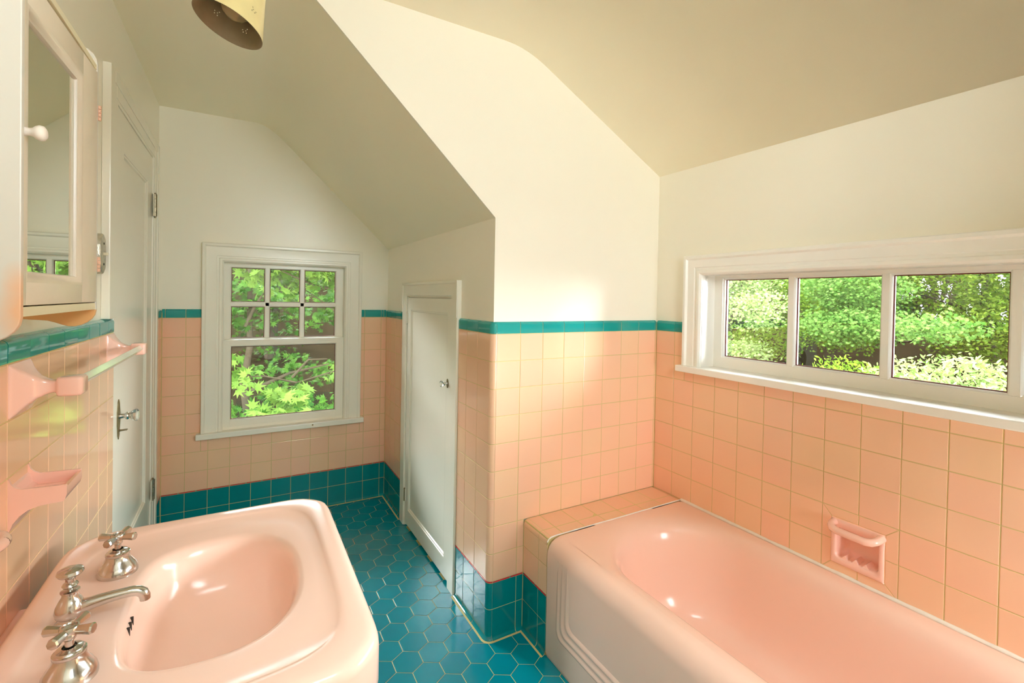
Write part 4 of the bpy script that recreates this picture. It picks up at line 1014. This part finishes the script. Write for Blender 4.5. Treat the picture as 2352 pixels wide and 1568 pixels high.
for k, (x, y, zt_) in enumerate(((-1.4, 11.5, 4.6), (1.0, 12.6, 4.8), (3.2, 11.6, 4.4))):
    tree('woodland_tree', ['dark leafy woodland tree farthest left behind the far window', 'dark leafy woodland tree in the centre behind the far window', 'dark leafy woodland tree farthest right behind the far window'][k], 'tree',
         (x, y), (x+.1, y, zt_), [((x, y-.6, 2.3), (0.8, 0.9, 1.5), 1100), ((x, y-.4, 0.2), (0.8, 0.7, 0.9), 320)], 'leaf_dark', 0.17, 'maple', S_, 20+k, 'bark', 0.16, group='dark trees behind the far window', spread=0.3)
# seen through the long window
tree('maple_tree', 'sunlit pale green maple filling the left pane of the long window', 'tree', (11.4, 8.6), (11.2, 8.2, 3.6),
     [((11.0, 7.7, 2.0), (1.3, 1.5, 0.85), 9360), ((10.2, 6.2, 1.2), (0.6, 0.5, 0.4), 1620), ((10.6, 6.9, 0.1), (0.6, 0.7, 0.4), 1620)], 'leaf_lime', 0.092, 'maple', W_, 31, 'bark', 0.13, [((11.3, 8.4, 0.3), (10.5, 7.0, 0.5), 0.05)], spread=0.28)
tree('maple_tree', 'mid green maple standing behind the middle pane of the long window', 'tree', (13.0, 6.0), (13.0, 6.2, 3.8),
     [((12.5, 6.3, 2.0), (1.2, 1.4, 0.9), 7560), ((12.2, 5.6, 0.9), (1.0, 1.2, 0.6), 5400), ((12.3, 7.4, 0.4), (.9, 1.0, .5), 2520)], 'leaf_bright', 0.086, 'maple', W_, 32, 'bark', 0.15, [((13.0, 6.1, 0.5), (12.0, 7.2, 0.9), 0.05)], spread=0.28)
tree('maple_tree', 'layered cool green maple at the left of the wide right-hand pane', 'tree', (12.2, 4.6), (11.9, 4.5, 3.2),
     [((11.4, 4.9, 1.75), (0.9, 0.9, 0.5), 4680), ((11.0, 4.7, 0.95), (0.8, 0.9, 0.35), 3240), ((9.6, 3.0, 1.02), (0.5, 0.55, 0.17), 900)], 'leaf_cool', 0.090, 'maple', W_, 33, 'bark', 0.10, [((12.0, 4.5, 0.6), (9.8, 3.1, 1.0), 0.03)], spread=0.26)
wt = tree('wisteria_tree', 'olive green tree hung with pale lilac flower clusters, right pane', 'tree', (14.2, 3.6), (14.0, 3.7, 3.9),
     [((13.2, 3.9, 2.2), (1.1, 1.5, 1.0), 7560), ((13.0, 3.3, 0.9), (1.0, 1.0, 0.6), 4680)], 'leaf_olive', 0.075, 'oval', W_, 34, 'bark', 0.12, [((14.1, 3.6, 1.0), (12.6, 4.2, 1.6), 0.05)], spread=0.28)
R = random.Random(5)
for k in range(16):
    mb = MB(); c = Vector((R.uniform(11.9, 12.2), R.uniform(2.8, 4.3), R.uniform(1.15, 1.95)))
    for q in range(16): foliage(mb, c+Vector((R.gauss(0, .02), R.gauss(0, .02), -0.013*q)), (0.01, 0.01, 0.01), 1, 0.045*(1-q/22), 'oval', W_, R, per=1, spread=0.02)
    mb.build('flower_cluster', M['lilac'], wt, smooth=False)['kind'] = 'stuff'
def bush(name, label, base, clumps, mat, size, kind, seed, flowers=(), **kw):
    R = random.Random(seed); bz = hill(base[0], base[1])-0.05
    t = thing(name, label, 'bush', (base[0], base[1], bz))
    for k in range(4):
        mb = MB(); c = Vector(clumps[0][0]); a = 2*PI*k/4+0.4
        e = c+Vector((clumps[0][1][0]*0.5*math.cos(a), clumps[0][1][1]*0.5*math.sin(a), 0)); b = Vector((base[0]+.1*math.cos(a), base[1]+.1*math.sin(a), bz))
        mb.tube([b, b.lerp(e, .5)+Vector((R.gauss(0, .08), R.gauss(0, .08), 0)), e], [0.05, 0.035, 0.015], 7); mb.build('stem', M['bark'], t, smooth=60)
    mb = MB()
    for c, rad, n in clumps: foliage(mb, c, rad, n, size, kind, W_, R, **kw)
    mb.build('foliage', M[mat], t, smooth=False)
    if flowers:
        for c in flowers:
            mb = MB()
            for q in range(26): foliage(mb, Vector(c)+Vector((R.gauss(0, .03), R.gauss(0, .03), R.gauss(0, .03))), (.02, .02, .02), 1, 0.05, 'oval', W_, R, per=1, spread=0.03)
            mb.build('blossom', M['pink_flower'], t, smooth=False)['kind'] = 'stuff'
    return t
bush('flowering_shrub', 'big pale lime shrub at the bottom of the right-hand pane', (9.6, 2.5), [((9.2, 2.7, -0.20), (1.0, 1.15, 0.85), 9360), ((9.3, 1.5, -0.4), (0.8, 0.8, 0.7), 3600)], 'leaf_lime', 0.085, 'lance', 41, spread=0.22, up=0.3)
bush('rhododendron', 'green shrub with magenta blossoms under the middle pane of the long window', (10.2, 4.6), [((10.0, 4.4, -0.35), (0.8, 1.0, 0.7), 4680)], 'leaf_bright', 0.085, 'lance', 42,
     [(9.3, 3.75, 0.12), (9.25, 3.9, 0.05), (9.3, 3.6, 0.02)], spread=0.22, up=0.3)
bush('undergrowth_shrub', 'shaded shrub in front of bare earth, bottom of the left pane', (11.6, 7.6), [((11.0, 7.2, -0.9), (1.0, 1.4, 0.65), 3960)], 'leaf_mid', 0.08, 'oval', 43, spread=0.22)
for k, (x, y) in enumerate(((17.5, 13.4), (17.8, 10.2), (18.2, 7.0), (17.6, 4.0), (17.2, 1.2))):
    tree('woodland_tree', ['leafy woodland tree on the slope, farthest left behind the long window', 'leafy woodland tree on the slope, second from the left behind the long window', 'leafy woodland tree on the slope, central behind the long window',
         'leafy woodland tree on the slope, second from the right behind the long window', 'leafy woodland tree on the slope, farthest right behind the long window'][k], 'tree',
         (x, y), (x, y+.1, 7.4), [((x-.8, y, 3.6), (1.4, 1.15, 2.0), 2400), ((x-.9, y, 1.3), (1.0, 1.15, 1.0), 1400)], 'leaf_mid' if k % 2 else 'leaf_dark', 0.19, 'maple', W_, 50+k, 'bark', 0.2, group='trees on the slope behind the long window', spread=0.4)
# ground: a garden slope rising behind the trees
mb = MB(); nx, ny = 44, 40; o = 0
for i in range(nx+1):
    for j in range(ny+1):
        x = -22+54*i/nx; y = -14+50*j/ny; mb.v.append((x, y, hill(x, y)))
for i in range(nx):
    for j in range(ny): a = i*(ny+1)+j; mb.f.append((a, a+ny+1, a+ny+2, a+1))
g = mb.build('ground', M['soil'], smooth=80); g['kind'] = 'structure'
mb = MB(); mb.box(-12, 7.2, -12, 6.2, GZ-0.1, GZ+0.25); g2 = mb.build('bounce_patio', M['bounce_gravel'], None); g2['kind'] = 'structure'  # unseen pale ground, added to bounce daylight up to the ceilings
